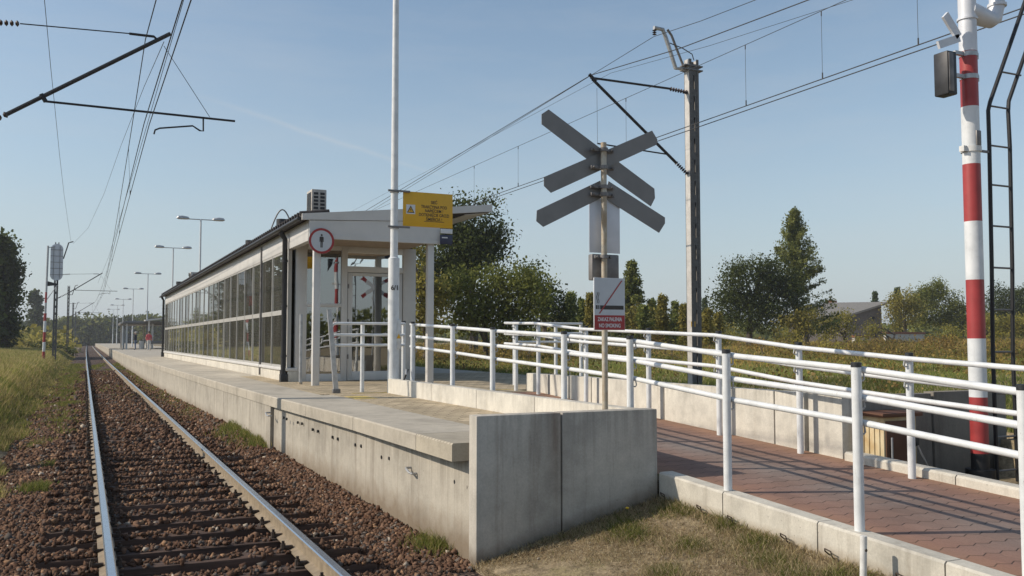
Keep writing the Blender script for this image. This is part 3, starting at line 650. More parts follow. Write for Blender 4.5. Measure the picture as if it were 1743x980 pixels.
# roof: single pitch rising to the right
pr = onY(838, 348, 18.3); xr_, zr_ = pr.x, pr.z
rp = [(3.93, 4.125), (3.93, 4.225), (xr_, zr_), (xr_, zr_-.16), (7.45, zr_-.24)]
m = MB(); m.prism([(x, 18.36, z) for x, z in rp], (0, BE+1.2-18.36, 0)); roof = m.build('roof', M['roof'], bd, smooth=False)
m = MB()
for k in range(140):
    y = 18.4+.26*k
    if y > BE+1: break
    m.tube([(3.90, y, 4.235), (4.5, y, 4.235+.6*(zr_-4.225)/(xr_-3.93)+.012)], .045, 6)
m.build('tile_edge', M['roof'], roof)
MB().tube([(3.89, 18.38, 4.13), (3.89, BE+1.2, 4.13)], .045, 10).build('gutter', M['downpipe'], roof)
m = MB(); xe = onY(750, 400, 18.3).x; zf0 = onY(640, 409, 18.3).z
sl_ = (zr_-4.225)/(xr_-3.93)
m.prism([(BX-.17, 18.30, 4.10), (xe, 18.30, 4.10+(xe-BX)*sl_-.17), (xe, 18.30, 4.25+(xe-BX)*sl_-.02), (BX-.17, 18.30, 4.225)], (0, .055, 0))
m.prism([(xe, 18.30, 4.10+(xe-BX)*sl_-.01), (xr_, 18.30, zr_-.155), (xr_, 18.30, zr_+.005), (xe, 18.30, 4.25+(xe-BX)*sl_-.02)], (0, .055, 0))
m.build('end_fascia', M['fascia'], bd, smooth=False)
m = MB(); m.prism([(BX-.02, 18.318, zf0), (xe-.005, 18.318, zf0), (xe-.005, 18.318, 4.095+(xe-BX)*sl_-.17), (BX-.02, 18.318, 4.095)], (0, .05, 0)); m.build('end_fascia', M['fascia'], bd, smooth=False)
m = MB(); m.box((BX-.018, 18.31, zf0-.015), (xe, 18.372, zf0+.075), bev=.004)
m.build('drip_trim', M['fascia'], bd, smooth=False)
MB().box((BX+.125, 18.375, zf0+.06), (xe-.05, BY+.1, zf0+.09)).build('soffit', M['soffit'], bd, smooth=False)
m = MB(); m.prism([(7.5, 18.4, zr_-.26), (xr_-.02, 18.4, zr_-.17), (xr_-.02, 18.4, zr_-.162), (7.5, 18.4, zr_-.245)], (0, 34, 0)); m.build('soffit', M['fascia'], bd, smooth=False)
for px_ in (537, 731):
    x = onY(px_, 600, 18.45).x; MB().box((x-.07, 18.38, .70), (x+.07, 18.52, zf0+.058), bev=.008).build('canopy_column', M['fascia'], bd)
# end wall with glass entrance
ex = lambda p: onY(p, 540, BY).x
ez = lambda p: onY(600, p, BY).z
ztop = zf0+.06; fr = MB()
def member(x0, x1, z0, z1, d=.10): fr.box((x0, BY, z0), (x1, BY+d, z1), bev=.004)
member(ex(503), ex(522), .74, ztop, .14); member(ex(581), ex(591), .74, ztop); member(ex(686), exr, .74, ztop, .14)
member(ex(522)+.002, ex(581)-.002, .74, .92); member(ex(522)+.002, ex(581)-.002, ez(523), ez(517)); member(ex(522)+.002, ex(581)-.002, ez(427), ztop)
member(ex(591)+.002, ex(686)-.002, ez(463), ez(453)); member(ex(591)+.002, ex(686)-.002, ez(430), ztop)
fr.build('entrance_frame', M['frame'], bd)
def pane(nm, x0, x1, z0, z1, par, y=BY+.05):
    q = MB(); q.add([(x0, y, z0), (x1, y+.002, z0), (x1, y, z1), (x0, y+.001, z1)], [[0, 1, 2, 3]]); return q.build(nm, M['glass_door'], par, smooth=False)
pane('window_pane', ex(522), ex(581), .92, ez(523), bd); pane('window_pane', ex(522), ex(581), ez(517), ez(427), bd); pane('window_pane', ex(591), ex(686), ez(453), ez(430), bd)
dm = MB(); d0, d1, dz0, dz1 = ex(592), ex(685), .765, ez(463)-.01
for a, b, c, e in ((d0, d0+.11, dz0, dz1), (d1-.10, d1, dz0, dz1), (d0+.112, d1-.102, dz0, dz0+.20), (d0+.112, d1-.102, dz1-.07, dz1)): dm.box((a, BY+.02, c), (b, BY+.08, e), bev=.004)
door = dm.build('door', M['frame'], bd)
pane('pane', d0+.11, d1-.10, dz0+.2, dz1-.07, door)
m = MB()
m.tube([(d0+.055, BY-.0, 1.68), (d0+.055, BY-.05, 1.68), (d0+.055, BY-.05, 1.95), (d0+.055, BY, 1.95)], .012, 8); m.build('handle', M['galv'], door)
for z in (1.3, 2.1, 2.9): MB().tube([(d0+.01, BY+.01, z-.05), (d0+.01, BY+.01, z+.05)], .018, 8).build('hinge', M['galv_dark'], door)
# rain pipes
def downpipe(y, r):
    m = MB(); m.tube([(3.9, y-.0, 4.08), (3.95, y, 3.98), (4.0, y, 3.90), (4.0, y, .9)], r, 12); m.tube([(4.0, y, 1.02), (4.0, y, .72)], r*1.35, 12)
    for z in (1.3, 2.4, 3.4): m.tube([(4.0, y, z), (4.0, y, z+.05)], r*1.2, 12)
    m.box((3.93, y-.09, .70), (4.09, y+.09, .93), bev=.01); m.build('downpipe', M['downpipe'], bd)
downpipe(BY+.06, .058); downpipe(BE+.05, .058)
MB().tube([(BX-.035, bays[2], 4.05), (BX-.035, bays[2], .8)], .03, 10).build('downpipe', M['galv_dark'], bd)
# roof pipes and cable loop
def roof_y(px_, py_, x): return onX(px_, py_, x)
for px_, py_, x, r in ((480, 384, 4.45, .10), (425, 418, 4.45, .09), (326, 470, 4.7, .10), (305, 484, 4.8, .12)):
    p = onX(px_, py_, x); m = MB(); m.tube([(x, p.y, 4.1), (x, p.y, p.z+.02)], r, 14); m.tube([(x, p.y, p.z), (x, p.y, p.z+.16)], r*1.4, 14); m.build('roof_vent', M['downpipe'], roof)
pa = onX(471, 388, 4.5); pts = []
for k in range(13):
    t = k/12; a = math.pi*(1-t); pts.append((4.36+.52*t, pa.y-.2*t, pa.z-.02+.5*math.sin(a)))
pts = [(x, y, z) for x, y, z in pts]; pts = [(pts[0][0], pts[0][1], 4.2)]+pts+[(4.98, pts[-1][1], 4.25)]
MB().tube(pts, .018, 8).build('cable_conduit', M['galv_dark'], roof)
# air conditioner boxes
def ac_box(name, c, w, d, h, label):
    t = thing(name, c, label, 'air conditioner'); x, y, z = c
    MB().box((x-w/2, y-d/2, z), (x+w/2, y+d/2, z+h), bev=.012).build('casing', M['ac'], t)
    m = MB()
    for cx_ in (-.11, .11):
        for k in range(6): m.box((x+cx_*w/.5-.075*w/.5, y-d/2-.008, z+h*(.09+.14*k)), (x+cx_*w/.5+.075*w/.5, y-d/2-.001, z+h*(.09+.14*k)+h*.09))
    m.build('front_louvre', M['dark'], t, smooth=False)
    m = MB()
    for k in range(14): m.box((x-w/2-.008, y-d/2+.06, z+h*(.08+.06*k)), (x-w/2-.001, y+d/2-.06, z+h*(.08+.06*k)+h*.04))
    m.build('side_grille', M['cap'], t, smooth=False)
    m = MB(); m.box((x-w/2+.04, y-d/2+.03, z-.22), (x-w/2+.09, y+d/2-.03, z)); m.box((x+w/2-.09, y-d/2+.03, z-.22), (x+w/2-.04, y+d/2-.03, z)); m.build('foot', M['galv_dark'], t, smooth=False)
p0 = onY(543, 366, 19.4); ac_box('air_conditioner', (p0.x, 19.65, p0.z+.0), .32, .50, .56, 'cream air conditioner box with dark louvres at the front edge of the roof')
p0 = onX(338, 470, 5.0); ac_box('air_conditioner', (5.0, p0.y, 4.33), .8, .9, .62, 'small pale air conditioner box far along the long roof')
# small dark sign at the end of the canopy
bs = thing('canopy_sign', onY(759, 407, 18.24), 'small navy blue sign hanging at the corner of the canopy fascia', 'sign')
a = onY(749, 399, 18.24); b = onY(770, 416, 18.24)
MB().box((a.x, 18.23, b.z), (b.x, 18.25, a.z), bev=.003).build('panel', M['blue'], bs); c = onY(750, 389, 18.24); d = onY(770, 398, 18.24)
MB().box((c.x, 18.23, d.z), (d.x, 18.25, c.z), bev=.003).build('header', M['signwhite'], bs)
MB().box((a.x+.04, 18.226, a.z-.075), (a.x+.17, 18.2295, a.z-.05)).build('print', M['signwhite'], bs, smooth=False)
MB().tube([(b.x-.04, 18.245, a.z-.02), (b.x-.04, 18.34, a.z-.02)], .012, 6).build('bracket', M['galv'], bs)

# ------------------------------------------------------------------ round sign on the left canopy column
cc = onY(547, 410, 18.28); rs = thing('prohibition_sign', cc, 'round white sign with red rim and a black standing figure', 'sign')
MB().disc(cc, .262, 18.262, 18.275).build('backing', M['galv'], rs)
m = MB(); seg = 48; vs = []; fs = []
for k in range(seg):
    a = 2*math.pi*k/seg
    for r, y in ((.26, 18.2585), (.213, 18.2585)): vs.append((cc.x+r*math.cos(a), y, cc.z+r*math.sin(a)))
for k in range(seg): fs.append([2*k, 2*k+1, (2*k+3) % (2*seg), (2*k+2) % (2*seg)])
m.add(vs, fs).build('rim', M['redsign'], rs, smooth=False)
MB().disc(cc, .216, 18.2595, 18.2615).build('face', M['signpale'], rs)
m = MB(); X0, Z0, Yp = cc.x, cc.z, 18.2590
m.disc((X0, 0, Z0+.118), .021, Yp-.001, Yp, 16)
m.prism([(X0+a, Yp-.001, Z0+b) for a, b in ((-.030, .088), (.030, .088), (.042, .072), (.042, -.02), (.028, -.02), (.025, .04), (.022, -.135), (.003, -.135), (.003, -.03), (-.003, -.03), (-.003, -.135), (-.022, -.135), (-.025, .04), (-.028, -.02), (-.042, -.02), (-.042, .072))], (0, .001, 0))
m.build('pictogram', M['ink'], rs, smooth=False)
MB().box((cc.x-.20, 18.276, cc.z-.03), (cc.x+.03, 18.376, cc.z+.03)).build('bracket', M['galv_dark'], rs)
# thin steel post and leaning grey post
p = onZ(511, 653.5, .76); tp = thing('steel_post', p, 'thin galvanised steel post next to the dark rain pipe corner', 'post')
zt_ = onY(511, 535, p.y).z
MB().tube([(p.x, p.y, .74), (p.x, p.y, zt_)], .032, 12).build('tube', M['galv'], tp); MB().tube([(p.x, p.y, .758), (p.x, p.y, .80)], .045, 12).build('foot', M['rust'], tp)
p = onZ(573, 669, .76); t_ = onY(561, 527, p.y); lp = thing('leaning_post', p, 'grey flat steel post leaning to the left on the platform edge', 'post')
m = MB(); m.prism([(p.x-.042, p.y, .75), (p.x+.042, p.y, .75), (t_.x+.036, t_.y, t_.z), (t_.x-.036, t_.y, t_.z)], (0, .06, 0)); m.build('profile', M['galv'], lp, smooth=False)
MB().box((p.x-.065, p.y-.015, .75), (p.x+.065, p.y+.075, .83), bev=.004).build('foot', M['galv_dark'], lp)

# ------------------------------------------------------------------ platform lamps
def lamp(x, y, zb, zt_, label, group, tall_base=2.35):
    t = thing('platform_lamp', (x, y, zb), label, 'lamp', group)
    MB().tube([(x, y, zb), (x, y, zb+tall_base)], [.10, .098], 20).build('lower_tube', M['white'], t)
    MB().tube([(x, y, zb+tall_base-.002), (x, y, zb+tall_base+.02), (x, y, zt_)], [.098, .068, .05], 20).build('upper_tube', M['white'], t)
    MB().tube([(x-.75, y, zt_-.02), (x+.75, y, zt_-.02)], .03, 8).build('cross_arm', M['galv'], t)
    for s in (-1, 1):
        xa, xb = x+s*.68, x+s*1.42; m = MB()
        m.tube([(xa, y, zt_), (xa+s*.08, y, zt_+.01), (xa+s*.4, y, zt_+.04), (xb-s*.1, y, zt_+.03), (xb, y, zt_)], [.06, .15, .20, .17, .05], 14)
        m.v = [(v[0], v[1], zt_+(v[2]-zt_)*(.72 if v[2] > zt_ else .45)) for v in m.v]
        m.build('lamp_head', M['galv'], t)
    return t
L1 = lamp(4.9, 15.3, .757, 9.2, 'thick white lamp post on the platform marked 6/1, carrying the yellow sign', 'platform lamps')
MB().box((4.94, 15.195, 1.52), (5.005, 15.26, 2.03), bev=.01).build('hatch', M['white_old'], L1)
m = MB(); q = onY(684.5, 572, 15.19); q.x = 4.965
m.prism([(q.x-.04, 15.192, q.z-.04), (q.x+.035, 15.192, q.z-.04), (q.x-.002, 15.192, q.z+.045)], (0, .002, 0)); m.build('warning_sticker', M['yellow'], L1, smooth=False)
put_text('number', "6/1", .115, (4.888, 15.196, onY(676, 490, 15.2).z), M['ink'], L1, bold=.003)
for k, (lx, ly) in enumerate(((342, 372), (295, 422), (252, 468), (227, 491), (210, 505), (200, 518), (193, 527))):
    p = onX(lx, ly, 6.4); side = ['nearest of the slim double headed lamps, rising behind the long roof', 'second slim double headed lamp behind the roof', 'double headed lamp just left of the far end of the roof',
      'fourth double headed lamp down the platform beyond the shelter', 'fifth double headed lamp down the platform', 'sixth tiny double headed lamp far down the platform', 'seventh and faintest double headed lamp far down the platform'][k]
    lamp(6.4, p.y, .758, 9.15, side, 'platform lamps')
# yellow warning sign on the thick post
ys_ = thing('warning_sign', onY(728, 357, 15.2), 'yellow Polish high voltage warning sign clamped to the thick white post', 'sign')
a = onY(686, 325, 15.24); b = onY(770, 389, 15.24)
MB().box((a.x, 15.23, b.z), (b.x, 15.245, a.z), bev=.003).build('panel', M['yellow'], ys_)
cx_ = (a.x+(b.x-a.x)*.62); H_ = a.z-b.z
for k, (s, f) in enumerate((("SIEĆ", .28), ("TRAKCYJNA POD", .415), ("NAPIĘCIEM !", .53), ("DOTKNIĘCIE GROZI", .65), ("ŚMIERCIĄ !", .775))):
    put_text('lettering', s, .078, (cx_, 15.2275, a.z-H_*f), M['ink'], ys_, bold=.0008, sx=.80)
MB().box((cx_-.19, 15.2275, a.z-H_*.84), (cx_+.19, 15.2295, a.z-H_*.828)).build('underline', M['ink'], ys_, smooth=False)
q = onY(699, 356, 15.23); s_ = .083
MB().box((q.x-s_, 15.2265, q.z-s_), (q.x+s_, 15.2295, q.z+s_)).build('pictogram_field', M['signwhite'], ys_, smooth=False)
m = MB(); m.prism([(q.x-s_*.85, 15.2245, q.z-s_*.75), (q.x+s_*.85, 15.2245, q.z-s_*.75), (q.x, 15.2245, q.z+s_*.8)], (0, .0015, 0)); m.build('triangle', M['ink'], ys_, smooth=False)
m = MB(); m.prism([(q.x-s_*.58, 15.2225, q.z-s_*.60), (q.x+s_*.58, 15.2225, q.z-s_*.60), (q.x, 15.2225, q.z+s_*.45)], (0, .0015, 0)); m.build('triangle_inner', M['yellow'], ys_, smooth=False)
m = MB(); m.prism([(q.x+s_*u, 15.2205, q.z+s_*v) for u, v in ((.05, .3), (-.15, -.15), (.0, -.12), (-.08, -.52), (.17, -.02), (.02, -.05))], (0, .0015, 0)); m.build('bolt', M['ink'], ys_, smooth=False)
for py_ in (326, 387):
    z = onY(690, py_, 15.24).z; m = MB(); m.tube([(4.9, 15.3, z-.02), (4.9, 15.3, z+.02)], .082, 16); m.box((a.x-.28, 15.20, z-.016), (a.x+.12, 15.226, z+.016)); m.build('clamp', M['galv_dark'], ys_)
# bent black cable stub
p = onZ(684, 672, .76); m = MB(); q1 = onY(688, 645, p.y); q2 = onY(694, 628, p.y); kbl = thing('cable_stub', p, 'black cable stub with a white tag rising from the paving beside the low wall', 'cable')
m.tube([(p.x, p.y, .74), (p.x+.01, p.y, .80), (q1.x-.02, p.y, q1.z-.06), (q1.x, p.y, q1.z), (q2.x, p.y, q2.z)], [.03, .018, .016, .016, .024], 10); m.build('cable', M['cap'], kbl)
MB().box((q2.x-.05, p.y-.03, q2.z-.09), (q2.x-.02, p.y-.018, q2.z+.0)).build('tag', M['signwhite'], kbl, smooth=False)

# ------------------------------------------------------------------ level-crossing cross on its tube
CY = 7.62
cp = thing('crossing_sign_post', (onY(1030, 695, CY).x, CY, .76), 'back of a grey double level crossing cross on a rusty galvanised post', 'sign')
cxp = cp.location.x; ztp = onY(1030, 243, CY).z
MB().tube([(cxp, CY, .76), (cxp, CY, ztp)], .029, 16).build('post', M['rust'], cp)
def face_of(P, y):
    c = sum((Vector((p.x, 0, p.z)) for p in P), Vector())/len(P)
    MB().prism([(c.x+(p.x-c.x)*.94, y+.001, c.z+(p.z-c.z)*.94) for p in P], (0, .0015, 0)).build('reflective_face', M['signwhite'], cp, smooth=False)
def board(pts, y, th=.006, mat='board'):
    P = [onY(px_, py_, y) for px_, py_ in pts]; face_of(P, y+th); return MB().prism([(p.x, y, p.z) for p in P], (0, th, 0)).build('cross_board', M[mat], cp, smooth=False)
yb = CY+.05
board([(922, 194), (934, 186), (1114, 321), (1115, 337), (1108, 351), (1052, 311), (922, 211)], yb+.03)
board([(926, 301), (1110, 222), (1119, 237), (1118, 246), (938, 328), (926, 316)], yb)
board([(914, 358), (1022, 307), (1027, 335), (925, 386), (913, 376)], yb+.004)
board([(1036, 308), (1132, 370), (1132, 380), (1122, 396), (1029, 337)], yb+.0)
MB().box((onY(1004, 330, yb).x, yb+.014, onY(1004, 429, yb).z), (onY(1056, 330, yb).x, yb+.02, onY(1004, 336, yb).z), bev=.002).build('plate', M['board_pale'], cp)
MB().box((onY(1009, 330, yb).x, yb+.02, onY(1004, 476, yb).z), (onY(1055, 330, yb).x, yb+.10, onY(1004, 431, yb).z), bev=.012).build('lamp_housing', M['galv_dark'], cp)
for py_ in (255, 285, 318, 331, 437):
    z = onY(1030, py_, CY).z; w_ = .13 if py_ < 340 else .09; m = MB(); m.tube([(cxp, CY, z-.018), (cxp, CY, z+.018)], .043, 14); m.box((cxp-w_, CY+.015, z-.016), (cxp+w_, CY+.047, z+.016), bev=.003)
    for s in (-1, 1): m.tube([(cxp+s*w_*.8, CY-.012, z), (cxp+s*w_*.8, CY+.04, z)], .013, 6)
    m.build('clamp', M['galv_dark'], cp)
ns = thing('no_smoking_sign', onY(1037, 520, CY-.04), 'white and red no smoking sign with a struck out cigarette', 'sign')
NY = CY-.045; a = onY(1011, 472, NY); b = onY(1064, 562, NY); W_ = b.x-a.x; H_ = a.z-b.z
MB().box((a.x, NY, b.z), (b.x, NY+.012, a.z), bev=.002).build('panel', M['signwhite'], ns)
MB().box((a.x+.004, NY-.0012, b.z+.004), (b.x-.004, NY-.0002, b.z+H_*.285)).build('red_field', M['redsign'], ns, smooth=False)
MB().box((a.x+.004, NY-.0010, b.z+H_*.287), (b.x-.004, NY-.0002, a.z-.004)).build('grey_field', M['signpale'], ns, smooth=False)
put_text('lettering', "ZAKAZ PALENIA", .052, ((a.x+b.x)/2, NY-.0024, b.z+H_*.205), M['signwhite'], ns, bold=.0009, sx=.70)
put_text('lettering', "NO SMOKING", .052, ((a.x+b.x)/2, NY-.0024, b.z+H_*.085), M['signwhite'], ns, bold=.0009, sx=.74)
fx = lambda u: a.x+W_*u
fz = lambda v: a.z-H_*v
m = MB(); m.box((fx(.19), NY-.0024, fz(.605)), (fx(.95), NY-.0012, fz(.528))); m.box((fx(.055), NY-.0024, fz(.60)), (fx(.11), NY-.0012, fz(.525))); m.box((fx(.13), NY-.0024, fz(.60)), (fx(.165), NY-.0012, fz(.525)))
m.build('cigarette', M['ink'], ns, smooth=False)
m = MB()
for o_ in (0, .05):
    pp = [(fx(.09+o_+.018*math.sin(t*9)), NY-.0018, fz(.49-.21*t)) for t in np.linspace(0, 1, 10)]; m.tube(pp, .0028, 5)
m.build('smoke', M['ink'], ns)
m = MB(); m.prism([(fx(.14), NY-.0036, fz(.685)), (fx(.185), NY-.0036, fz(.685)), (fx(.92), NY-.0036, fz(.045)), (fx(.875), NY-.0036, fz(.045))], (0, .001, 0)); m.build('slash', M['red'], ns, smooth=False)

# ------------------------------------------------------------------ striped crossing mast, ladder, cabinet
MX, MY = onY(1663, 600, 6.75).x, 6.75
mz = lambda py_: onY(1655, py_, MY).z
cm = thing('crossing_mast', (MX, MY, .12), 'tall thick red and white striped mast with a dark lamp box near its top', 'mast')
bands = [(-70, 90, 'white'), (90, 183, 'red'), (183, 280, 'white'), (280, 377, 'red'), (377, 476, 'white'), (476, 576, 'red'), (576, 676, 'white'), (676, 772, 'red')]
for t_, bt, mt in bands: MB().tube([(MX, MY, mz(t_)), (MX, MY, mz(bt))], .091, 24).build('band', M[mt], cm)
MB().tube([(MX, MY, .10), (MX, MY, mz(772))], .091, 24).build('band', M['black'], cm)
MB().tube([(MX, MY, .10), (MX, MY, .30)], .15, 20).build('foot', M['black'], cm)
m = MB(); m.tube([(MX, MY, mz(90)), (MX, MY, mz(-70))], .0925, 24)
for py_ in (35, -4): m.tube([(MX, MY, mz(py_)-.012), (MX, MY, mz(py_)+.012)], .106, 24)
m.build('top_sleeve', M['board_pale'], cm)
e0 = onY(1662, 24, MY); e1 = onY(1690, 40, MY); e2 = onY(1697, 10, MY)
m = MB(); m.tube([(MX, MY, e0.z+.02), (e0.x+.10, MY, e0.z-.02), (e1.x-.03, MY, e1.z+.03), (e1.x+.02, MY, e1.z+.06), (e2.x, MY, e2.z), (e2.x, MY, e2.z+.4)], [.105, .10, .085, .085, .08, .08], 18)
m.tube([(e2.x, MY, e2.z-.01), (e2.x, MY, e2.z+.02)], .10, 18); m.build('elbow_arm', M['board_pale'], cm)
def mboard(p, q, w_, mat='board_pale'):
    p = onY(*p, MY-.02); q = onY(*q, MY-.02); d = (q-p).normalized(); n_ = Vector((-d.z, 0, d.x))*w_/2
    MB().prism([p+n_, p-n_, q-n_, q+n_], (0, .03, 0)).build('hood_plate', M[mat], cm, smooth=False)
mboard((1610, 24), (1633, 62), .10); mboard((1599, 76), (1634, 64), .085)
a = onY(1595, 86, MY); b = onY(1640, 168, MY)
hb = MB().box((a.x+.045, MY-.09, b.z), (a.x+.19, MY+.09, a.z-.01), bev=.015).build('lamp_box', M['dark'], cm)
MB().box((a.x+.06, MY-.098, b.z+.03), (a.x+.13, MY-.0905, a.z-.03), bev=.004).build('lid', M['galv_dark'], hb)
MB().box((MX-.03, MY-.07, mz(250)), (MX+.04, MY-.1, mz(225)), bev=.004).build('tag', M['galv_dark'], cm)
for py_ in (95, 133):
    z = mz(py_); m = MB(); m.tube([(MX, MY, z-.025), (MX, MY, z+.025)], .096, 24); m.box((MX-.22, MY-.02, z-.02), (MX-.08, MY+.02, z+.02)); m.box((MX+.08, MY-.03, z-.035), (MX+.13, MY+.03, z+.035), bev=.005); m.build('clamp', M['galv'], cm)
z = mz(255); LXL = onY(1687, 600, MY).x+.03; m = MB(); m.tube([(MX, MY, z-.03), (MX, MY, z+.03)], .105, 24); m.box((MX-.15, MY-.03, z-.03), (MX-.09, MY+.03, z+.03)); m.build('collar', M['white_old'], cm)
lw = onY(1720, 600, MY).x-onY(1690, 600, MY).x
ld = thing('ladder', (MX+.35, MY, .12), 'narrow black steel ladder standing beside the striped mast', 'ladder')
def lpt(px_, py_): return onY(px_, py_, MY+.0)
zb0 = .13
la = [(lpt(1694, 700).x, MY, zb0), lpt(1690, 600), lpt(1688, 450), lpt(1684, 250), lpt(1682, 188), lpt(1685, 174), lpt(1741, 13), lpt(1765, -60)]
lb = [(lpt(1729, 700).x, MY, zb0), lpt(1724, 600), lpt(1723, 450), lpt(1719, 250), lpt(1716, 190), lpt(1717, 172), lpt(1747, 85), lpt(1790, -40)]
for P in (la, lb):
    m = MB(); m.tube(P, .022, 8); m.build('stringer', M['black'], ld)
for k, py_ in enumerate((120, 178, 245, 312, 382, 453, 525, 597, 668, 742, 800)):
    xa = np.interp(py_, [13, 174, 250, 450, 600, 700, 800], [1741, 1685, 1684, 1688, 1690, 1694, 1695]); xb = np.interp(py_, [85, 172, 250, 450, 600, 700, 800], [1747, 1717, 1719, 1723, 1724, 1729, 1729])
    if py_ == 120: xa, xb = 1704, 1737
    pa, pb = lpt(xa, py_+2), lpt(xb, py_-4 if py_ < 400 else py_); pb.z = pa.z
    MB().tube([pa, pb], .011, 8).build('rung', M['galv_dark'], ld)
MB().box((MX+.08, MY-.012, z-.012), (lpt(1685, 250).x, MY+.012, z+.012)).build('stay', M['galv_dark'], ld)
x2 = thing('crossing_sign', (10.3, 6.0, .1), 'red and white crossing cross just outside the right edge, mirrored in the glass door', 'sign')
MB().tube([(10.3, 6.0, .1), (10.3, 6.0, 4.3)], .035, 12).build('post', M['galv'], x2)
for s_, yo in ((1, .045), (-1, .06)):
    m = MB(); d_ = Vector((math.cos(R(33)), 0, s_*math.sin(R(33)))); n_ = Vector((-d_.z, 0, d_.x))*.075; c_ = Vector((10.3, 6.0+yo, 3.75))
    for a_, b_, mi in ((-.68, -.44, 1), (-.44, -.2, 0), (-.2, .2, 0), (.2, .44, 0), (.44, .68, 1)): m.prism([c_+d_*a_-n_, c_+d_*b_-n_, c_+d_*b_+n_, c_+d_*a_+n_], (0, .006, 0), mi)
    m.build('cross_board', [M['signwhite'], M['red']], x2, smooth=False)
ca = onY(1504, 706, 6.95); cb = onY(1548, 790, 6.95)
cab = thing('cabinet', (ca.x+.28, 7.15, .12), 'small rusting beige metal cabinet with brown lid in the pit behind the railing', 'cabinet')
MB().box((ca.x+.03, 6.98, .14), (ca.x+.50, 7.32, ca.z-.03), bev=.008).build('body', M['cab'], cab)
m = MB()
for k in range(4): m.box((ca.x+.018, 7.03+.07*k, .25), (ca.x+.0295, 7.055+.07*k, ca.z-.10), bev=.003)
m.build('rib', M['cab'], cab)
MB().box((ca.x-.02, 6.94, ca.z-.028), (ca.x+.56, 7.35, ca.z+.012), bev=.006).build('lid', M['cabtop'], cab)
MB().box((ca.x+.05, 6.965, .20), (ca.x+.47, 6.979, ca.z-.07), bev=.004).build('door', M['cabtop'], cab)
MB().tube([(ca.x+.11, 6.95, .42), (ca.x+.11, 6.95, .66)], .012, 8).build('handle', M['galv'], cab)
cbl = thing('pit_conduit', (ca.x+.62, 6.9, .15), 'thin slanting steel rod beside the rusty cabinet', 'rod')
p = onY(1560, 755, 6.85); q = onY(1584, 803, 6.85); MB().tube([p, q], .010, 8).build('rod', M['galv'], cbl); MB().tube([(p.x-.02, p.y+.05, p.z-.02), p, (p.x, p.y, p.z+.12)], .03, 8).build('head', M['cap'], cbl)
# short white stub post on the lawn
p = onX(1470, 912, 4.72); sp_ = thing('stub_post', (4.72, p.y, -.1), 'short chipped white tube post standing in front of the kerb', 'post')
MB().tube([(4.70, p.y, -.1), (4.72, p.y, p.z)], .023, 14).build('tube', M['white_old'], sp_); MB().disc((4.716, 0, p.z-.09), .010, p.y-.026, p.y-.020, 10).build('chip', M['clip'], sp_)

# ------------------------------------------------------------------ overhead line
def cantilever_mast(X0, Y0, ztop, zb, label, left=True, group='overhead line masts'):
    """lattice mast with a cantilever over the track; s = direction of the arm"""
    s = 1 if left else -1
    t = thing('overhead_line_mast', (X0, Y0, zb), label, 'mast', group); hw = .11 if left else .105; dy = .09 if left else .105
    m = MB()
    for dx in (-hw, hw):
        m.box((X0+dx-.035, Y0-dy, zb), (X0+dx+.035, Y0-dy+.014, ztop), 1); m.box((X0+dx-.035, Y0+dy-.014, zb), (X0+dx+.035, Y0+dy, ztop), 1); xo = X0+dx+(-.028 if dx < 0 else .028); m.box((xo-.006, Y0-dy+.014, zb), (xo+.006, Y0+dy-.014, ztop), 0)
    m.build('channel', [M['mast_sunlit'], M['mast_shade']], t, smooth=False)
    for yy_ in (Y0-dy+.006, Y0+dy-.006):
        xs_ = [X0-hw+.036, X0-hw+.09, X0+hw-.09, X0+hw-.036]; zz = [zb]; z = zb+.30
        while z < ztop-.5: zz += [z, z+.34]; z += .52
        zz.append(ztop-.12); vs = [(x, yy_, q) for q in zz for x in xs_]; fs = []
        for r_ in range(len(zz)-1):
            for c_ in range(3):
                if c_ == 1 and r_ % 2 == 1: continue
                fs.append([r_*4+c_, r_*4+c_+1, r_*4+c_+5, r_*4+c_+4])
        m = MB(); m.add(vs, fs); m.build('slotted_plate', M['mast_shade'], t, smooth=False)
    return t, s
def arm(t, pts, r, name='arm', mat='dark'): return MB().tube(pts, r, 8).build(name, M[mat], t)
def insul(t, a, b, n=7):
    a = Vector(a); b = Vector(b); m = MB(); d = (b-a)
    for k in range(n): m.tube([a+d*((k+.15)/n), a+d*((k+.5)/n), a+d*((k+.85)/n)], [.022, .055, .022], 8)
    return m.build('insulator', M['insul'], t)
zt1 = onY(285, 60, 16).z; zc1 = 5.24
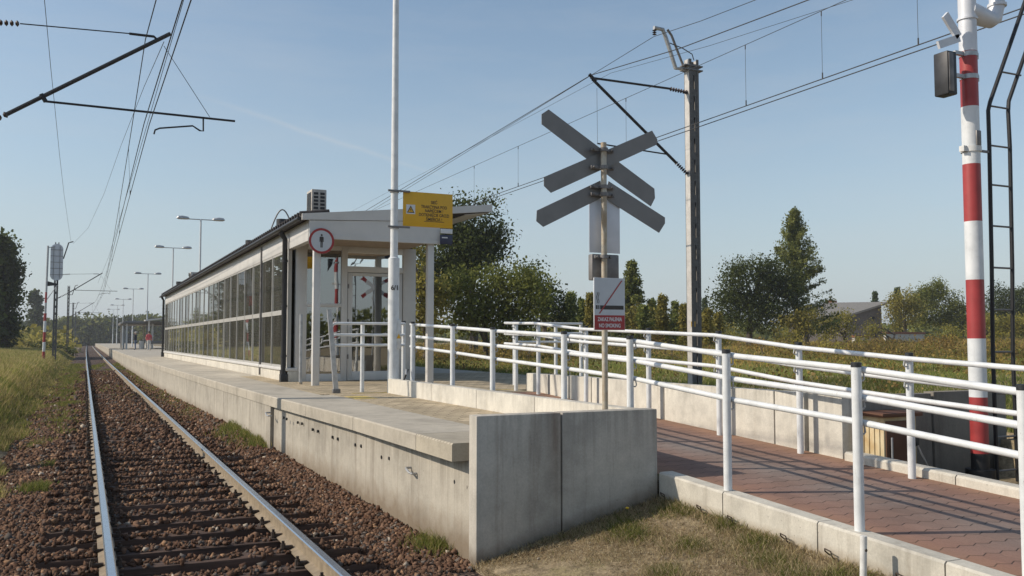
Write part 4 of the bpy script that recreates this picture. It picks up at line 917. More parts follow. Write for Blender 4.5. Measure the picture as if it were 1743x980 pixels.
def mast_track1(Y0, label):
    t, s = cantilever_mast(-1.95, Y0, 9.0, -.2, label)
    dY = 0
    f = lambda px_, py_: onY(px_, py_, 16)
    def tr(v): return Vector((v.x, Y0, v.z))
    tip = tr(f(290, 57)); ju = tr(f(70, 167)); low = Vector((-1.85, Y0, f(-60, 230).z+.0)); up = Vector((-1.85, Y0, f(-60, 33).z))
    insul(t, (low.x+.1, Y0, low.z+.05), tr(f(15, 193))); arm(t, [tr(f(12, 194)), tip], .034)
    insul(t, (up.x+.3, Y0, up.z), tr(f(34, 40))); arm(t, [tr(f(34, 40)), tr(f(222, 57))], .010, 'tie_rod'); arm(t, [tr(f(220, 57)), tr(f(262, 62)), tr(f(268, 68))], .022, 'tie_clamp'); arm(t, [up, Vector((up.x+.35, Y0, up.z))], .02, 'tie_rod'); arm(t, [low, Vector((low.x+.2, Y0, low.z+.09))], .03)
    arm(t, [tr(f(75, 172)), tr(f(400, 206))], .019, 'registration_tube'); arm(t, [tr(f(70, 160)), tr(f(78, 173))], .035, 'joint')
    arm(t, [tr(f(262, 228)), tr(f(264, 221)), tr(f(272, 218)), tr(f(328, 214)), tr(f(340, 222)), tr(f(346, 223)), tr(f(346, 202))], .014, 'registration_arm')
    arm(t, [tr(f(279, 78)), tr(f(357, 199))], .005, 'hanger')
    g_ = lambda px_, py_: (lambda v: Vector((v.x, Y0, v.z)))(onY(px_, py_, 76))
    arm(t, [Vector((-1.85, Y0, g_(100, 440).z)), g_(108, 440), g_(117, 413), g_(125, 411)], .045, 'top_bracket')
    return t
SUPY = [16, 76, 136, 196, 256]
for k, y in enumerate(SUPY):
    mast_track1(y, ['arm of an overhead line mast reaching in from the left edge of the view', 'overhead line mast behind the oval signal board, its arm over the track', 'third overhead line mast along the track, smaller than the one at the signal board',
                    'distant overhead line mast before the dark tree line', 'farthest tiny overhead line mast at the vanishing track'][k])
def wire(label, pts, r, cat='wire', group=None, mat='wire', name='overhead_wire'):
    t = tag(MB().tube(pts, r, 6, cap=False).build(name, M[mat], None), label, cat, group); return t
def span(X, zsup, zmid, sup, stag=0.0):
    pts = []
    for k, (a, b) in enumerate(zip(sup[:-1], sup[1:])):
        for j in range(12):
            t = j/12; y = a+(b-a)*t; sg = stag*((-1)**k)*(1-2*t); pts.append((X+curve_x(y)+sg, y, zsup+(zmid-zsup)*4*t*(1-t)))
    y = sup[-1]; pts.append((X+curve_x(y)+stag*((-1)**(len(sup)-1)), y, zsup)); return pts
S1 = [-44]+SUPY
xc = onY(268, 224, 16).x; xm = onY(278, 70, 16).x
def droppers(o, up, lo, ys_, X=None):
    ua = np.array([p for p in up]); la = np.array([p for p in lo])
    for y in ys_:
        p = Vector((np.interp(y, ua[:, 1], ua[:, 0]), y, np.interp(y, ua[:, 1], ua[:, 2]))); q = Vector((np.interp(y, la[:, 1], la[:, 0]), y, np.interp(y, la[:, 1], la[:, 2])))
        m = MB(); m.tube([p, q], .0035, 5); m.tube([q, q+Vector((0, 0, .10))], .012, 6); m.tube([p, p-Vector((0, 0, .08))], .010, 6); m.build('dropper', M['wire'], o)
c1a = span(xc-.03, zc1, zc1, S1, .18); c1b = span(xc+.05, zc1-.01, zc1-.01, S1, .18); m1 = span(xm, zt1-.12, zc1+.8, S1, .28)
wire('contact wire over the track, the one on the left of the close pair', c1a, .0075, group='wires over the track')
wire('contact wire over the track, the one on the right of the close pair', c1b, .0075, group='wires over the track')
w1 = wire('carrying wire sagging between masts above the contact pair of the near track', m1, .0085, group='wires over the track')
droppers(w1, m1, c1b, [5, 9.5, 24, 33, 45, 57, 67, 85, 100])
aux = [(p[0]+.03, p[1], p[2]-.30 if abs((p[1]-16) % 60) > 1 else p[2]-.3) for p in m1]
wire('thin auxiliary wire just below the carrying wire of the near track', [(xm-.15, -44, 6.1), (xm-.05, -14, 5.9), (xm, 16, 6.15), (xm-.1, 46, 5.6), (xm-.2, 76, 6.0)], .005, group='wires over the track')
wire('long feeder wire falling towards the second mast at the far left', [onY(74.5, -30, 19), onY(75.7, 0, 20), onY(80.8, 54, 22.5), onY(86.5, 116, 26), onY(92.6, 175, 30), onY(101, 260, 38), onY(109, 330, 50), onY(116, 380, 62), onY(121, 412, 76)], .007, group='wires over the track')
wire('thin wire slanting from the near arm tip to the second mast top', [onY(279, 71, 16), onY(245, 148, 24), onY(205, 250, 37), onY(177, 330, 50), onY(150, 388, 66), onY(124, 415, 76)], .006, group='wires over the track')
# second track behind the building
Y2 = 18.0
g2 = lambda px_, py_: onY(px_, py_, Y2)
M2X = g2(1180, 400).x
t2, _ = cantilever_mast(M2X, Y2, g2(1180, 103).z, .2, 'pale slotted overhead line mast on the right behind the railings', left=False)
bmt = g2(1170, 157); insul(t2, g2(1170, 157), g2(1140, 151)); arm(t2, [g2(1142, 151), g2(1005, 132)], .028); arm(t2, [g2(1163, 157), (M2X+.2, Y2, g2(1175, 158).z)], .03, 'arm_clamp')
insul(t2, g2(1170, 296), g2(1150, 276)); arm(t2, [g2(1151, 277), g2(1008, 134)], .036); arm(t2, [g2(1168, 294), (M2X+.2, Y2, g2(1175, 294).z)], .03, 'arm_clamp')
arm(t2, [g2(1017, 244), g2(1133, 262)], .018, 'registration_tube'); arm(t2, [g2(1017, 244), g2(1016, 150)], .004, 'hanger'); arm(t2, [g2(1003, 126), g2(1014, 138)], .04, 'joint')
arm(t2, [g2(1175, 118), g2(1150, 116), g2(1134, 66), g2(1128, 50), g2(1113, 47)], .05, 'outrigger', 'galv'); arm(t2, [g2(1163, 112), g2(1143, 60), g2(1136, 50)], .03, 'outrigger', 'galv_dark')
arm(t2, [g2(1140, 73), g2(1162, 82), g2(1178, 92), g2(1181, 102)], .012, 'bond_wire'); insul(t2, g2(1114, 50), g2(1114, 60), 3)
for py_ in (113, 120): MB().box((M2X-.26, Y2-.12, g2(1180, py_+2).z), (M2X+.26, Y2+.12, g2(1180, py_).z)).build('top_clamp', M['galv_dark'], t2, smooth=False)
MB().box((M2X-.16, Y2-.10, g2(1180, 556).z), (M2X-.04, Y2-.092, g2(1180, 547).z)).build('number_plate', M['yellow'], t2, smooth=False)
cX = 10.6; pz_ = onX(1270, 180, cX); pm = onX(1260, 80, cX); fz_ = onX(1120, 58, 11.9)
lin = lambda X, z, a=-30, b=300: [(X, y, z) for y in (a, 0, 20, 60, 120, 200, b)]
cw = lin(cX, pz_.z); mw = lin(cX, pm.z)
wire('contact wire over the far track, upper one of the close pair on the right', cw, .009, group='wires over the far track')
wire('contact wire over the far track, lower one of the close pair on the right', lin(cX+.06, pz_.z-.06), .009, group='wires over the far track')
w2 = wire('thin carrying wire with long droppers above the close pair on the right', mw, .006, group='wires over the far track')
droppers(w2, mw, cw, [onX(px_, py_, cX).y for px_, py_ in ((1563, 72), (1270, 180), (1066, 255), (882, 315), (807, 342), (1400, 130))])
t0 = g2(1005, 128); e_ = onX(1375, 0, t0.x)
wire('thick wire running up from the arm tip of the right slotted mast', [(t0.x, e_.y-4, e_.z-.3), e_, ((t0.x), (e_.y+Y2)/2, (e_.z+t0.z)/2-.08), t0, (t0.x, 45, t0.z-1.1), (t0.x, 78, t0.z)], .010, group='wires over the far track')
t0 = g2(1113, 62); e_ = onX(1285, 0, t0.x)
wire('feeder wire hung from the bent top bracket of the right mast', [(t0.x, e_.y-4, e_.z-.2), e_, (t0.x, (e_.y+Y2)/2, (e_.z+t0.z)/2-.03), t0, (t0.x, 45, t0.z-1.3), (t0.x, 78, t0.z)], .008, group='wires over the far track')
t0 = onX(1040, 124, 11.0); e_ = onX(1450, 0, 11.0)
wire('faint thin wire crossing behind the top of the right mast', [(11.0, e_.y-3, e_.z-.1), e_, (11, (e_.y+t0.y)/2, (e_.z+t0.z)/2-.05), t0, (11.0, 60, t0.z-.6)], .0045, group='wires over the far track')

# ------------------------------------------------------------------ signal board pole on the verge
D = 58.0
p = deep(73.5, 620, D); SX, SY, SZ = p.x, p.y, p.z
sg = thing('signal_post', (SX, SY, SZ), 'slim red and white banded post with the back of a tall oval signal board', 'signal')
sgz = lambda py_: onY(78, py_, SY).z
tx = onY(82, 418, SY).x
def sp(py_): t = (620-py_)/202; return (SX+(tx-SX)*t, SY, sgz(py_))
for a, b, mt in ((418, 497, 'galv'), (497, 515, 'red'), (515, 533, 'galv'), (533, 546, 'red'), (546, 565, 'white'), (565, 582, 'red'), (582, 598, 'white'), (598, 626, 'red')):
    MB().tube([sp(b), sp(a)], .085 if a >= 530 else .065, 12).build('band', M[mt], sg)
c = onY(96.5, 446, SY); m = MB(); ring = []
for k in range(32):
    a = 2*math.pi*k/32; ca_, sa_ = math.cos(a), math.sin(a)
    ring.append((c.x+.37*ca_, SY+.03, c.z+(.82 if sa_ > 0 else -.82)+.37*sa_))
m.prism(ring, (0, .03, 0)); m.build('oval_board', M['board_pale'], sg, smooth=False)
m = MB()
for dz in (-.8, -.4, 0, .4, .8): m.box((c.x-.36, SY+.005, c.z+dz-.012), (c.x+.36, SY+.028, c.z+dz+.012))
for dx in (-.18, .18): m.box((c.x+dx-.012, SY-.02, c.z-1.05), (c.x+dx+.012, SY+.004, c.z+1.05))
m.build('board_frame', M['board'], sg, smooth=False)
MB().box((c.x+.0, SY+.061, c.z-.9), (c.x+.30, SY+.30, c.z+.3), bev=.02).build('lamp_housing', M['dark'], sg)
m = MB(); q = onY(99, 485, SY); m.prism([(sp(480)[0], SY-.02, sgz(478)), (sp(486)[0], SY-.02, sgz(487)), (q.x, SY-.02, q.z), (q.x, SY-.02, q.z+.08)], (0, .05, 0)); m.tube([(q.x-.03, SY, q.z), (c.x+.05, SY, c.z-1.15)], .04, 8); m.build('bracket', M['dark'], sg, smooth=False)
MB().tube([sp(512), (q.x-.05, SY, q.z)], .025, 8).build('strut', M['galv'], sg)
MB().tube([sp(421), (c.x-.1, SY, sgz(419))], .025, 8).build('top_stay', M['galv'], sg)

# ------------------------------------------------------------------ far shelter, people
def fpt(px_, py_): return onZ(px_, py_, .76)
sh = thing('shelter', (6.2, 92, .76), 'open passenger shelter with flat dark roof beyond the long glazed pavilion', 'shelter')
p = onZ(215, 594, .76); sx0, sy0 = p.x, p.y
MB().box((sx0-.35, sy0-.5, 3.40), (9.4, sy0+16, 3.66), bev=.02).build('roof', M['galv_dark'], sh)
for x in (sx0, (sx0+9)/2, 9.0):
    for y in (sy0, sy0+7.5, sy0+15): MB().box((x-.09, y-.09, .7), (x+.09, y+.09, 3.405)).build('post', M['frame'], sh)
MB().box((8.93, sy0+.1, .9), (8.98, sy0+14.9, 3.3)).build('back_panel', M['interior'], sh, smooth=False)
MB().prism([(sx0+1.6, sy0-3, 3.62), (9.6, sy0-3, 4.15), (9.6, sy0-3, 4.27), (sx0+1.6, sy0-3, 3.76)], (0, 2.4, 0)).build('front_canopy', M['frame'], sh, smooth=False)
for x in (sx0+2.0, 9.2): MB().box((x-.08, sy0-2.2, .7), (x+.08, sy0-2.04, 3.75)).build('post', M['frame'], sh)
def person(name, loc, rz, label, sit, top, legs, hair, bag=False):
    t = thing(name, loc, label, 'person'); x0, y0, z0 = loc
    J = dict(pel=(0, 0, .95), chest=(0, .01, 1.28), neck=(0, .01, 1.47), head=(0, .03, 1.58), crown=(0, .02, 1.70))
    V = [(0, 0, .95), (0, .0, 1.12), (0, .01, 1.32), (0, .01, 1.46), (0, .03, 1.56), (0, .02, 1.70)]; E_ = [(0, 1), (1, 2), (2, 3), (3, 4), (4, 5)]; rad = [.15, .14, .165, .06, .10, .075]
    for s in (-1, 1):
        i = len(V); st = .10*s
        V += [(s*.09, 0, .88), (s*.10, .03+st*.3, .50), (s*.10, st*.4, .09), (s*.10, .14+st*.4, .04)]; E_ += [(0, i), (i, i+1), (i+1, i+2), (i+2, i+3)]; rad += [.10, .068, .05, .045]
        i = len(V); V += [(s*.19, 0, 1.38), (s*.25, .0, 1.12), (s*.22, .12, .90), (s*.21, .16, .82)]; E_ += [(2, i), (i, i+1), (i+1, i+2), (i+2, i+3)]; rad += [.065, .05, .04, .035]
    me = bpy.data.meshes.new('body'); me.from_pydata(V, E_, []); o = bpy.data.objects.new('body', me); col.objects.link(o)
    md = o.modifiers.new('skin', 'SKIN'); 
    for v, r in zip(me.skin_vertices[0].data, rad): v.radius = (r, r*.85)
    me.skin_vertices[0].data[0].use_root = True
    o.modifiers.new('sub', 'SUBSURF').levels = 2
    dg = bpy.context.evaluated_depsgraph_get(); dg.update(); m2 = bpy.data.meshes.new_from_object(o.evaluated_get(dg)); bpy.data.objects.remove(o)
    for k in (M[top], M[legs], M['skin'], M['cap']): m2.materials.append(k)
    for f in m2.polygons:
        z = f.center.z; ax = abs(f.center.x); f.use_smooth = True
        f.material_index = 2 if z > 1.47 else (2 if (z < .90 and ax > .17 and z > .7) else (0 if (z > .93 or ax > .18) else (1 if z > .09 else 3)))
    b = bpy.data.objects.new('body', m2); col.objects.link(b); b.parent = t
    m = MB(); m.tube([(0, .0, 1.60), (0, .0, 1.66), (0, .0, 1.71), (0, .0, 1.735)], [.108, .112, .09, .04], 12); h = m.build('hair', M[hair], None); h.parent = t
    t.rotation_euler.z = rz; return t
p = onZ(230.5, 595.6, .76); person('person', (p.x, p.y, .758), R(70), 'standing person in dark jacket and blue jeans on the far platform', False, 'jacket', 'jeans', 'grey_hair')
p = onZ(253, 596.2, .76); person('person', (p.x, p.y, .758), R(190), 'standing person in coral top and cream trousers on the far platform', False, 'coral', 'cream', 'hair')
p = onZ(241, 594, .76); lb_ = thing('litter_bin', (p.x, p.y, .758), 'pale cylindrical litter bin between the two people on the platform', 'bin')
MB().tube([(p.x, p.y, .758), (p.x, p.y, 1.6)], [.24, .27], 14).build('drum', M['cream'], lb_); MB().tube([(p.x, p.y, 1.6), (p.x, p.y, 1.68)], .285, 14).build('rim', M['galv_dark'], lb_)
p = onZ(266, 594, .76); be = thing('bench', (p.x, p.y, .758), 'platform bench with pale slats beside the corner of the pavilion', 'bench')
MB().box((p.x-.9, p.y-.22, 1.18), (p.x+.9, p.y+.22, 1.23), bev=.01).build('seat', M['cream'], be); MB().box((p.x-.9, p.y+.24, 1.3), (p.x+.9, p.y+.28, 1.62), bev=.01).build('backrest', M['galv_dark'], be)
for s in (-.7, .7): MB().box((p.x+s-.03, p.y-.2, .758), (p.x+s+.03, p.y+.28, 1.179)).build('leg', M['galv_dark'], be)

# ------------------------------------------------------------------ vegetation
def foliage(name, clusters, per, sig, leaf, c1, c2, parent, flat=.8, cvar=.3):
    C_ = np.asarray(clusters, float); n = len(C_)
    if .12 < leaf < .5: leaf *= .82; per = int(per*1.75)
    K = n*per
    P = np.repeat(C_, per, 0)+rng.normal(size=(K, 3))*np.array([sig, sig, sig*flat])
    Rm = rand_rot(K); s = leaf*rng.uniform(.35, 1.35, (K, 1, 1)); q = np.array([[-1, -.55, 0], [.9, -.6, 0], [1.0, .5, 0], [-.7, .65, 0]])[None]*s*.5
    q[:, :, 2] += s[:, :, 0]*np.array([[.0, .12, .0, .12]])
    V = np.einsum('nij,nkj->nki', Rm, q)+P[:, None, :]
    s_lo = None; t = np.clip(np.repeat(rng.random((n, 1)), per, 0)*.6+rng.random((K, 1))*.4, 0, 1); cc = np.array(c1)[None]*(1-t)+np.array(c2)[None]*t
    cc *= np.array([[2.35, 2.2, 1.7]])*np.repeat(rng.uniform(1-cvar, 1+cvar, (n, 1)), per, 0)*rng.uniform(.8, 1.2, (K, 1))
    Fc = np.arange(K*4).reshape(-1, 4)
    return np_mesh(name, V.reshape(-1, 3), Fc, M['leaf'], parent, np.repeat(cc, 4, 0))
def blob_clusters(blobs, dens):
    out = []
    for (x, y, z, rx, ry, rz) in blobs:
        n = int(dens*(rx*ry+ry*rz+rx*rz)); d = rng.normal(size=(n, 3)); d /= np.linalg.norm(d, axis=1)[:, None]
        r = rng.uniform(.35, 1.0, (n, 1))**.55; r *= rng.uniform(.82, 1.12, (n, 1))
        out.append(d*r*np.array([rx, ry, rz])+np.array([x, y, z]))
    return np.concatenate(out)
G = dict(deep=((.018, .026, .010), (.045, .058, .018)), mid=((.038, .050, .014), (.10, .11, .032)), olive=((.065, .065, .02), (.165, .15, .048)), yellow=((.075, .078, .022), (.165, .15, .045)), pine=((.018, .03, .016), (.05, .07, .03)), brown=((.07, .05, .022), (.15, .11, .04)), young=((.058, .078, .026), (.135, .15, .052)), cone=((.042, .056, .020), (.115, .125, .045)))
def tree(name, base, h, blobs, pal, label, leaf=.28, dens=2.2, per=26, sig=.42, cat='tree', group=None, trunk_r=.2, trunk_top=.75):
    """blobs in metres relative to the base"""
    t = thing(name, base, label, cat, group); bx_, by_, bz_ = base
    m = MB(); top = h*trunk_top; pts = [(bx_+random.uniform(-.15, .15)*k, by_+random.uniform(-.1, .1)*k, bz_-.3+(top+.3)*k/4) for k in range(5)]
    m.tube(pts, [trunk_r*(1.15-.24*k) for k in range(5)], 9)
    for k in range(6):
        b = blobs[k % len(blobs)]; s = pts[1+(k % 3)]; e = (bx_+b[0]+random.uniform(-.5, .5)*b[3], by_+b[1]+random.uniform(-.5, .5)*b[4], bz_+b[2]+random.uniform(-.1, .5)*b[5])
        mid = tuple((s[i]+e[i])/2+(.3 if i == 2 else 0) for i in range(3)); m.tube([s, mid, e], [trunk_r*.45, trunk_r*.28, trunk_r*.1], 6)
    m.build('trunk', M['bark'], t)
    B = [(bx_+b[0], by_+b[1], bz_+b[2], *b[3:]) for b in blobs]
    foliage('crown', blob_clusters(B, dens), per, sig, leaf, *G[pal], t)
    return t
def gz1(x, y): return float(ground_z(x, y))
def tp_(px_, py_, D_):
    p = deep(px_, py_, D_); return (p.x, p.y, gz1(p.x, p.y))
def px_blobs(spec, base, D_):
    """(px, py, half width px, half height px) -> blobs round the base"""
    k = D_/FPX; out = []
    for (a, b, wpx, hpx) in spec:
        p = deep(a, b, D_); out.append((p.x-base[0], p.y-base[1]+random.uniform(-.5, .5), p.z-base[2], wpx*k, wpx*k*random.uniform(.8, 1.1), hpx*k))
    return out
def ptree(name, basepx, D_, spec, pal, label, **kw):
    base = tp_(basepx, 575, D_); bl = px_blobs(spec, base, D_); bl += [(b[0]+random.uniform(-.7, .7)*b[3], b[1]+random.uniform(-.5, .5)*b[4], b[2]+random.uniform(-.2, .75)*b[5], b[3]*.38, b[4]*.38, b[5]*.34) for b in bl for _k in range(2)]; h = max(b[2]+b[5] for b in bl)
    return tree(name, base, h, bl, pal, label, **kw)
ptree('broadleaf_tree', 806, 62, [(805, 395, 40, 58), (835, 410, 24, 40), (775, 385, 30, 45), (800, 440, 55, 40), (760, 440, 45, 50), (740, 480, 50, 50)], 'deep', 'large dark green tree rising behind the end of the pavilion roof', leaf=.22, dens=1.25*4.6, per=30, sig=.5, trunk_r=.3)
ptree('bushy_tree', 830, 52, [(790, 500, 40, 45), (838, 495, 42, 48), (880, 490, 40, 45), (905, 505, 34, 40), (815, 540, 50, 30), (870, 545, 60, 30)], 'mid', 'broad bushy green tree right of the canopy column', leaf=.19, dens=6, per=28, sig=.4)
ptree('dark_tree', 930, 58, [(915, 500, 30, 38), (935, 525, 32, 32), (960, 530, 22, 26), (900, 470, 22, 24)], 'deep', 'dark rounded tree right of the broad bushy tree', leaf=.19, dens=6, per=28, sig=.4)
ptree('bushy_tree', 725, 50, [(715, 500, 35, 55), (745, 520, 35, 50), (700, 440, 30, 40)], 'olive', 'olive green bush seen between the pavilion wall and the canopy column', leaf=.23, dens=4.0, per=28, sig=.4)
# young conifers in a row
def conifer(basepx, D_, toppx, half, pal, label, group=None, open_=.0, cat='conifer', leaf=.2):
    base = tp_(basepx, 575, D_); zt_ = deep(basepx, toppx, D_).z; h = zt_-base[2]; k = D_/FPX; rw_ = half*k
    t = thing('conifer', base, label, cat, group); m = MB(); m.tube([(base[0], base[1], base[2]-.3), (base[0], base[1], base[2]+h*.5), (base[0], base[1], zt_-.1)], [h*.016+.03, h*.010+.02, .012], 8)
    cl = []; n = int(16+h*(13 if open_ else 13))
    for j in range(n):
        f = rng.random()**.75; z = base[2]+h*(.04+.95*f); r = rw_*(1-f)**.72**(rng.uniform(.72, 1.15) if open_ else rng.uniform(.55, 1.12)); a = rng.random()*6.283
        nst = 8 if open_ else 5
        for q in range(1, nst+1):
            u = q/nst; cl.append((base[0]+math.cos(a)*r*u, base[1]+math.sin(a)*r*u, z+h*(.085*u**1.6 if open_ else -.0135*u*u)))
        m.tube([(base[0], base[1], z), (base[0]+math.cos(a)*r, base[1]+math.sin(a)*r, z+h*(.085 if open_ else -.0135))], [.02, .006], 4)
    m.build('trunk', M['bark'], t); foliage('crown', cl, 11 if h > 6 else 9, .13 if h < 6 else .15, leaf, *G[pal], t)
    return t
conifer(1356, 84, 370, 74, 'cone', 'tall pointed tree with upswept branches, highest on the right', open_=1, leaf=.20)
ptree('broadleaf_tree', 1275, 82, [(1270, 480, 45, 42), (1240, 520, 32, 34), (1300, 465, 25, 30), (1325, 500, 30, 40), (1280, 530, 50, 34), (1300, 450, 12, 14)], 'deep', 'dark round tree left of the tall pointed tree', leaf=.22, dens=1.25*4.2, per=28, sig=.5, trunk_r=.3)
ptree('bushy_tree', 1375, 80, [(1370, 545, 30, 22), (1345, 550, 30, 20)], 'olive', 'olive shrub at the foot of the tall pointed tree', leaf=.25, dens=2.6, per=26, sig=.35)
conifer(1076, 72, 443, 34, 'cone', 'slim pointed tree just right of the crossing cross post', leaf=.22)
ptree('bushy_tree', 1090, 70, [(1085, 535, 28, 24), (1060, 540, 22, 26)], 'olive', 'olive bush at the foot of the slim pointed tree', leaf=.25, dens=2.6, per=26, sig=.35)
cps = [(972, 498, 15, 'front of the dark rounded tree'), (990, 510, 14, ''), (1005, 500, 13, ''), (1110, 510, 15, ''), (1128, 505, 13, ''), (1150, 513, 15, ''), (1165, 520, 12, ''), (1205, 528, 14, ''), (1222, 535, 14, ''), (1128, 530, 20, ''), (1095, 520, 16, '')]
cl_ = ['young conifer right of the dark rounded tree', 'young conifer left of the no smoking sign', 'young conifer touching the left edge of the no smoking sign', 'young conifer right of the slim pointed tree', 'slender young conifer midway to the slotted mast', 'young conifer left of the slotted mast',
       'small young conifer next to the slotted mast', 'young conifer right of the slotted mast', 'low young conifer under the dark round tree', 'short wide young conifer midway to the slotted mast', 'young conifer under the slim pointed tree']
for (px_, tpx, hw_, _), lb2 in zip(cps, cl_): conifer(px_, 66+random.uniform(-4, 6), tpx, hw_, 'young' if random.random() < .75 else 'olive', lb2, 'young conifers at the field edge', leaf=.2)
for k, (px_, D_, spec, pal, lb2) in enumerate((
    (1640, 120, [(1600, 520, 40, 34), (1625, 540, 30, 26), (1570, 525, 34, 34), (1590, 498, 22, 22)], 'mid', 'open crowned green tree left of the striped mast'),
    (1540, 110, [(1540, 535, 30, 30), (1530, 510, 18, 24)], 'olive', 'yellowish tree right of the shed roofed house'),
    (1715, 118, [(1712, 525, 34, 40), (1745, 540, 40, 45), (1735, 510, 30, 26)], 'deep', 'dark tree seen through the ladder rungs'),
    (1690, 100, [(1690, 555, 40, 16), (1740, 556, 40, 18)], 'yellow', 'yellow green shrub low behind the ladder'),
    (1520, 100, [(1490, 562, 16, 9)], 'yellow', 'yellow shrub in front of the low white wall'),
    (1440, 96, [(1432, 552, 20, 22), (1400, 560, 24, 16)], 'yellow', 'bright yellow green shrub at the wall of the house'),
    (1190, 88, [(1160, 555, 50, 16), (1215, 556, 40, 14)], 'olive', 'low olive thicket behind the slotted mast'),
    (1010, 84, [(1000, 548, 40, 22), (960, 552, 40, 18), (1040, 550, 30, 18)], 'olive', 'low olive thicket behind the no smoking sign'))):
    ptree('broadleaf_tree' if D_ > 105 else 'shrub', px_, D_, spec, pal, lb2, cat='tree' if D_ > 105 else 'shrub', leaf=.22, dens=1.25*3.4, per=28, sig=.45)
conifer(1491, 150, 497, 8, 'pine', 'little dark spruce behind the roof of the house', leaf=.3)
conifer(1529, 140, 490, 7, 'pine', 'thin spire of a dark spruce between the house and the open crowned tree', leaf=.3)
conifer(1200, 140, 508, 5, 'pine', 'thin bare topped spruce just right of the slotted mast', leaf=.25)
# left side: ivy tree, poplar, far wood
ptree('ivy_clad_tree', 8, 98, [(2, 435, 20, 38), (10, 480, 18, 45), (9, 520, 19, 50), (8, 560, 20, 30), (-16, 480, 26, 80), (-30, 530, 40, 60)], 'deep', 'tall ivy clad tree at the left edge of the view', leaf=.40, dens=5.0, per=30, sig=.5, trunk_r=.35)
ptree('thicket', 118, 112, [(86, 595, 18, 9), (108, 597, 18, 8), (66, 590, 14, 9)], 'deep', 'low thicket on the left verge, its dark mass also standing for tree shadow', cat='shrub', leaf=.35, dens=2.4, per=24, sig=.4, trunk_r=.08)  # bush plus the tree shadow on the grass, shaped as dark leaves
ptree('poplar', 61, 250, [(61, 518, 8, 24), (61, 545, 9, 26), (61, 570, 9, 20)], 'deep', 'slim dark poplar standing before the far wood on the left', leaf=.7, dens=3.5, per=30, sig=.5)
fw = [(110, 562, 24, 20), (150, 560, 26, 20), (190, 559, 26, 19), (228, 560, 26, 18), (265, 559, 28, 19), (75, 564, 26, 16), (40, 564, 26, 16), (300, 562, 30, 18), (170, 570, 60, 12)]
nm = ['leftmost rounded tree of the far wood by the track', 'second rounded tree of the far wood, behind the signal post', 'rounded tree closing the view straight along the track', 'rounded tree of the far wood over the platform end', 'rounded tree of the far wood above the shelter', 'low tree of the far wood under the poplar', 'low tree of the far wood right of the ivy clad tree', 'rounded tree of the far wood hidden by the pavilion', 'broad low tree of the far wood where the track vanishes']
for (a, b, wpx, hpx), l in zip(fw, nm): ptree('broadleaf_tree', a, 330+random.uniform(-20, 20), [(a, b, wpx, hpx), (a+random.uniform(-10, 10), b+4, wpx*.8, hpx*.9), (a, 576, wpx, 8)], random.choice(['deep', 'mid']), l, leaf=1.1, dens=1.0, per=28, sig=1.1, group='trees of the far wood')
# trees that only the window panes and the light see
for k, (x, y, h, r) in enumerate(((-13.5, 106, 15, 4.6), (-20, 108, 15, 5.5), (-29, 112, 15, 6.5), (-40, 118, 14, 7))):
    tree('broadleaf_tree', (x, y, 0), h, [(0, 0, h*.6, r, r, h*.42), (r*.3, 0, h*.3, r*.95, r, h*.32), (-r*.3, 0, h*.3, r*.95, r, h*.32)], 'deep', ['tree left of the ivy clad tree, outside the view', 'second tree left of the ivy clad tree, outside the view', 'third tree left of the ivy clad tree, outside the view', 'fourth tree left of the ivy clad tree, outside the view'][k], leaf=.7, dens=1.3, per=22, sig=.8)
for k, (x, y, h, r) in enumerate(((-26, 262, 9, 9), (-42, 258, 10, 10), (-60, 250, 9, 10), (-78, 240, 10, 11), (-96, 230, 9, 10))):
    tree('broadleaf_tree', (x, y, .3), h, [(0, 0, h*.5, r, r, h*.5), (r*.5, 0, h*.35, r*.8, r, h*.36)], 'mid', 'tree %s of the distant row left of the view' % ['one', 'two', 'three', 'four', 'five'][k], leaf=1.0, dens=.5, per=24, sig=1.0)
for k, (x, y, h, r) in enumerate(((0, -56, 5, 6), (9, -60, 5.5, 7), (19, -58, 4.6, 6), (30, -62, 5.5, 7), (-10, -60, 5, 7))):
    tree('broadleaf_tree', (x, y, .1), h, [(0, 0, h*.5, r, r, h*.45)], 'mid', 'tree %s in the row across the road behind the viewer' % ['first', 'second', 'third', 'fourth', 'fifth'][k], leaf=.6, dens=.9, per=22, sig=.7)

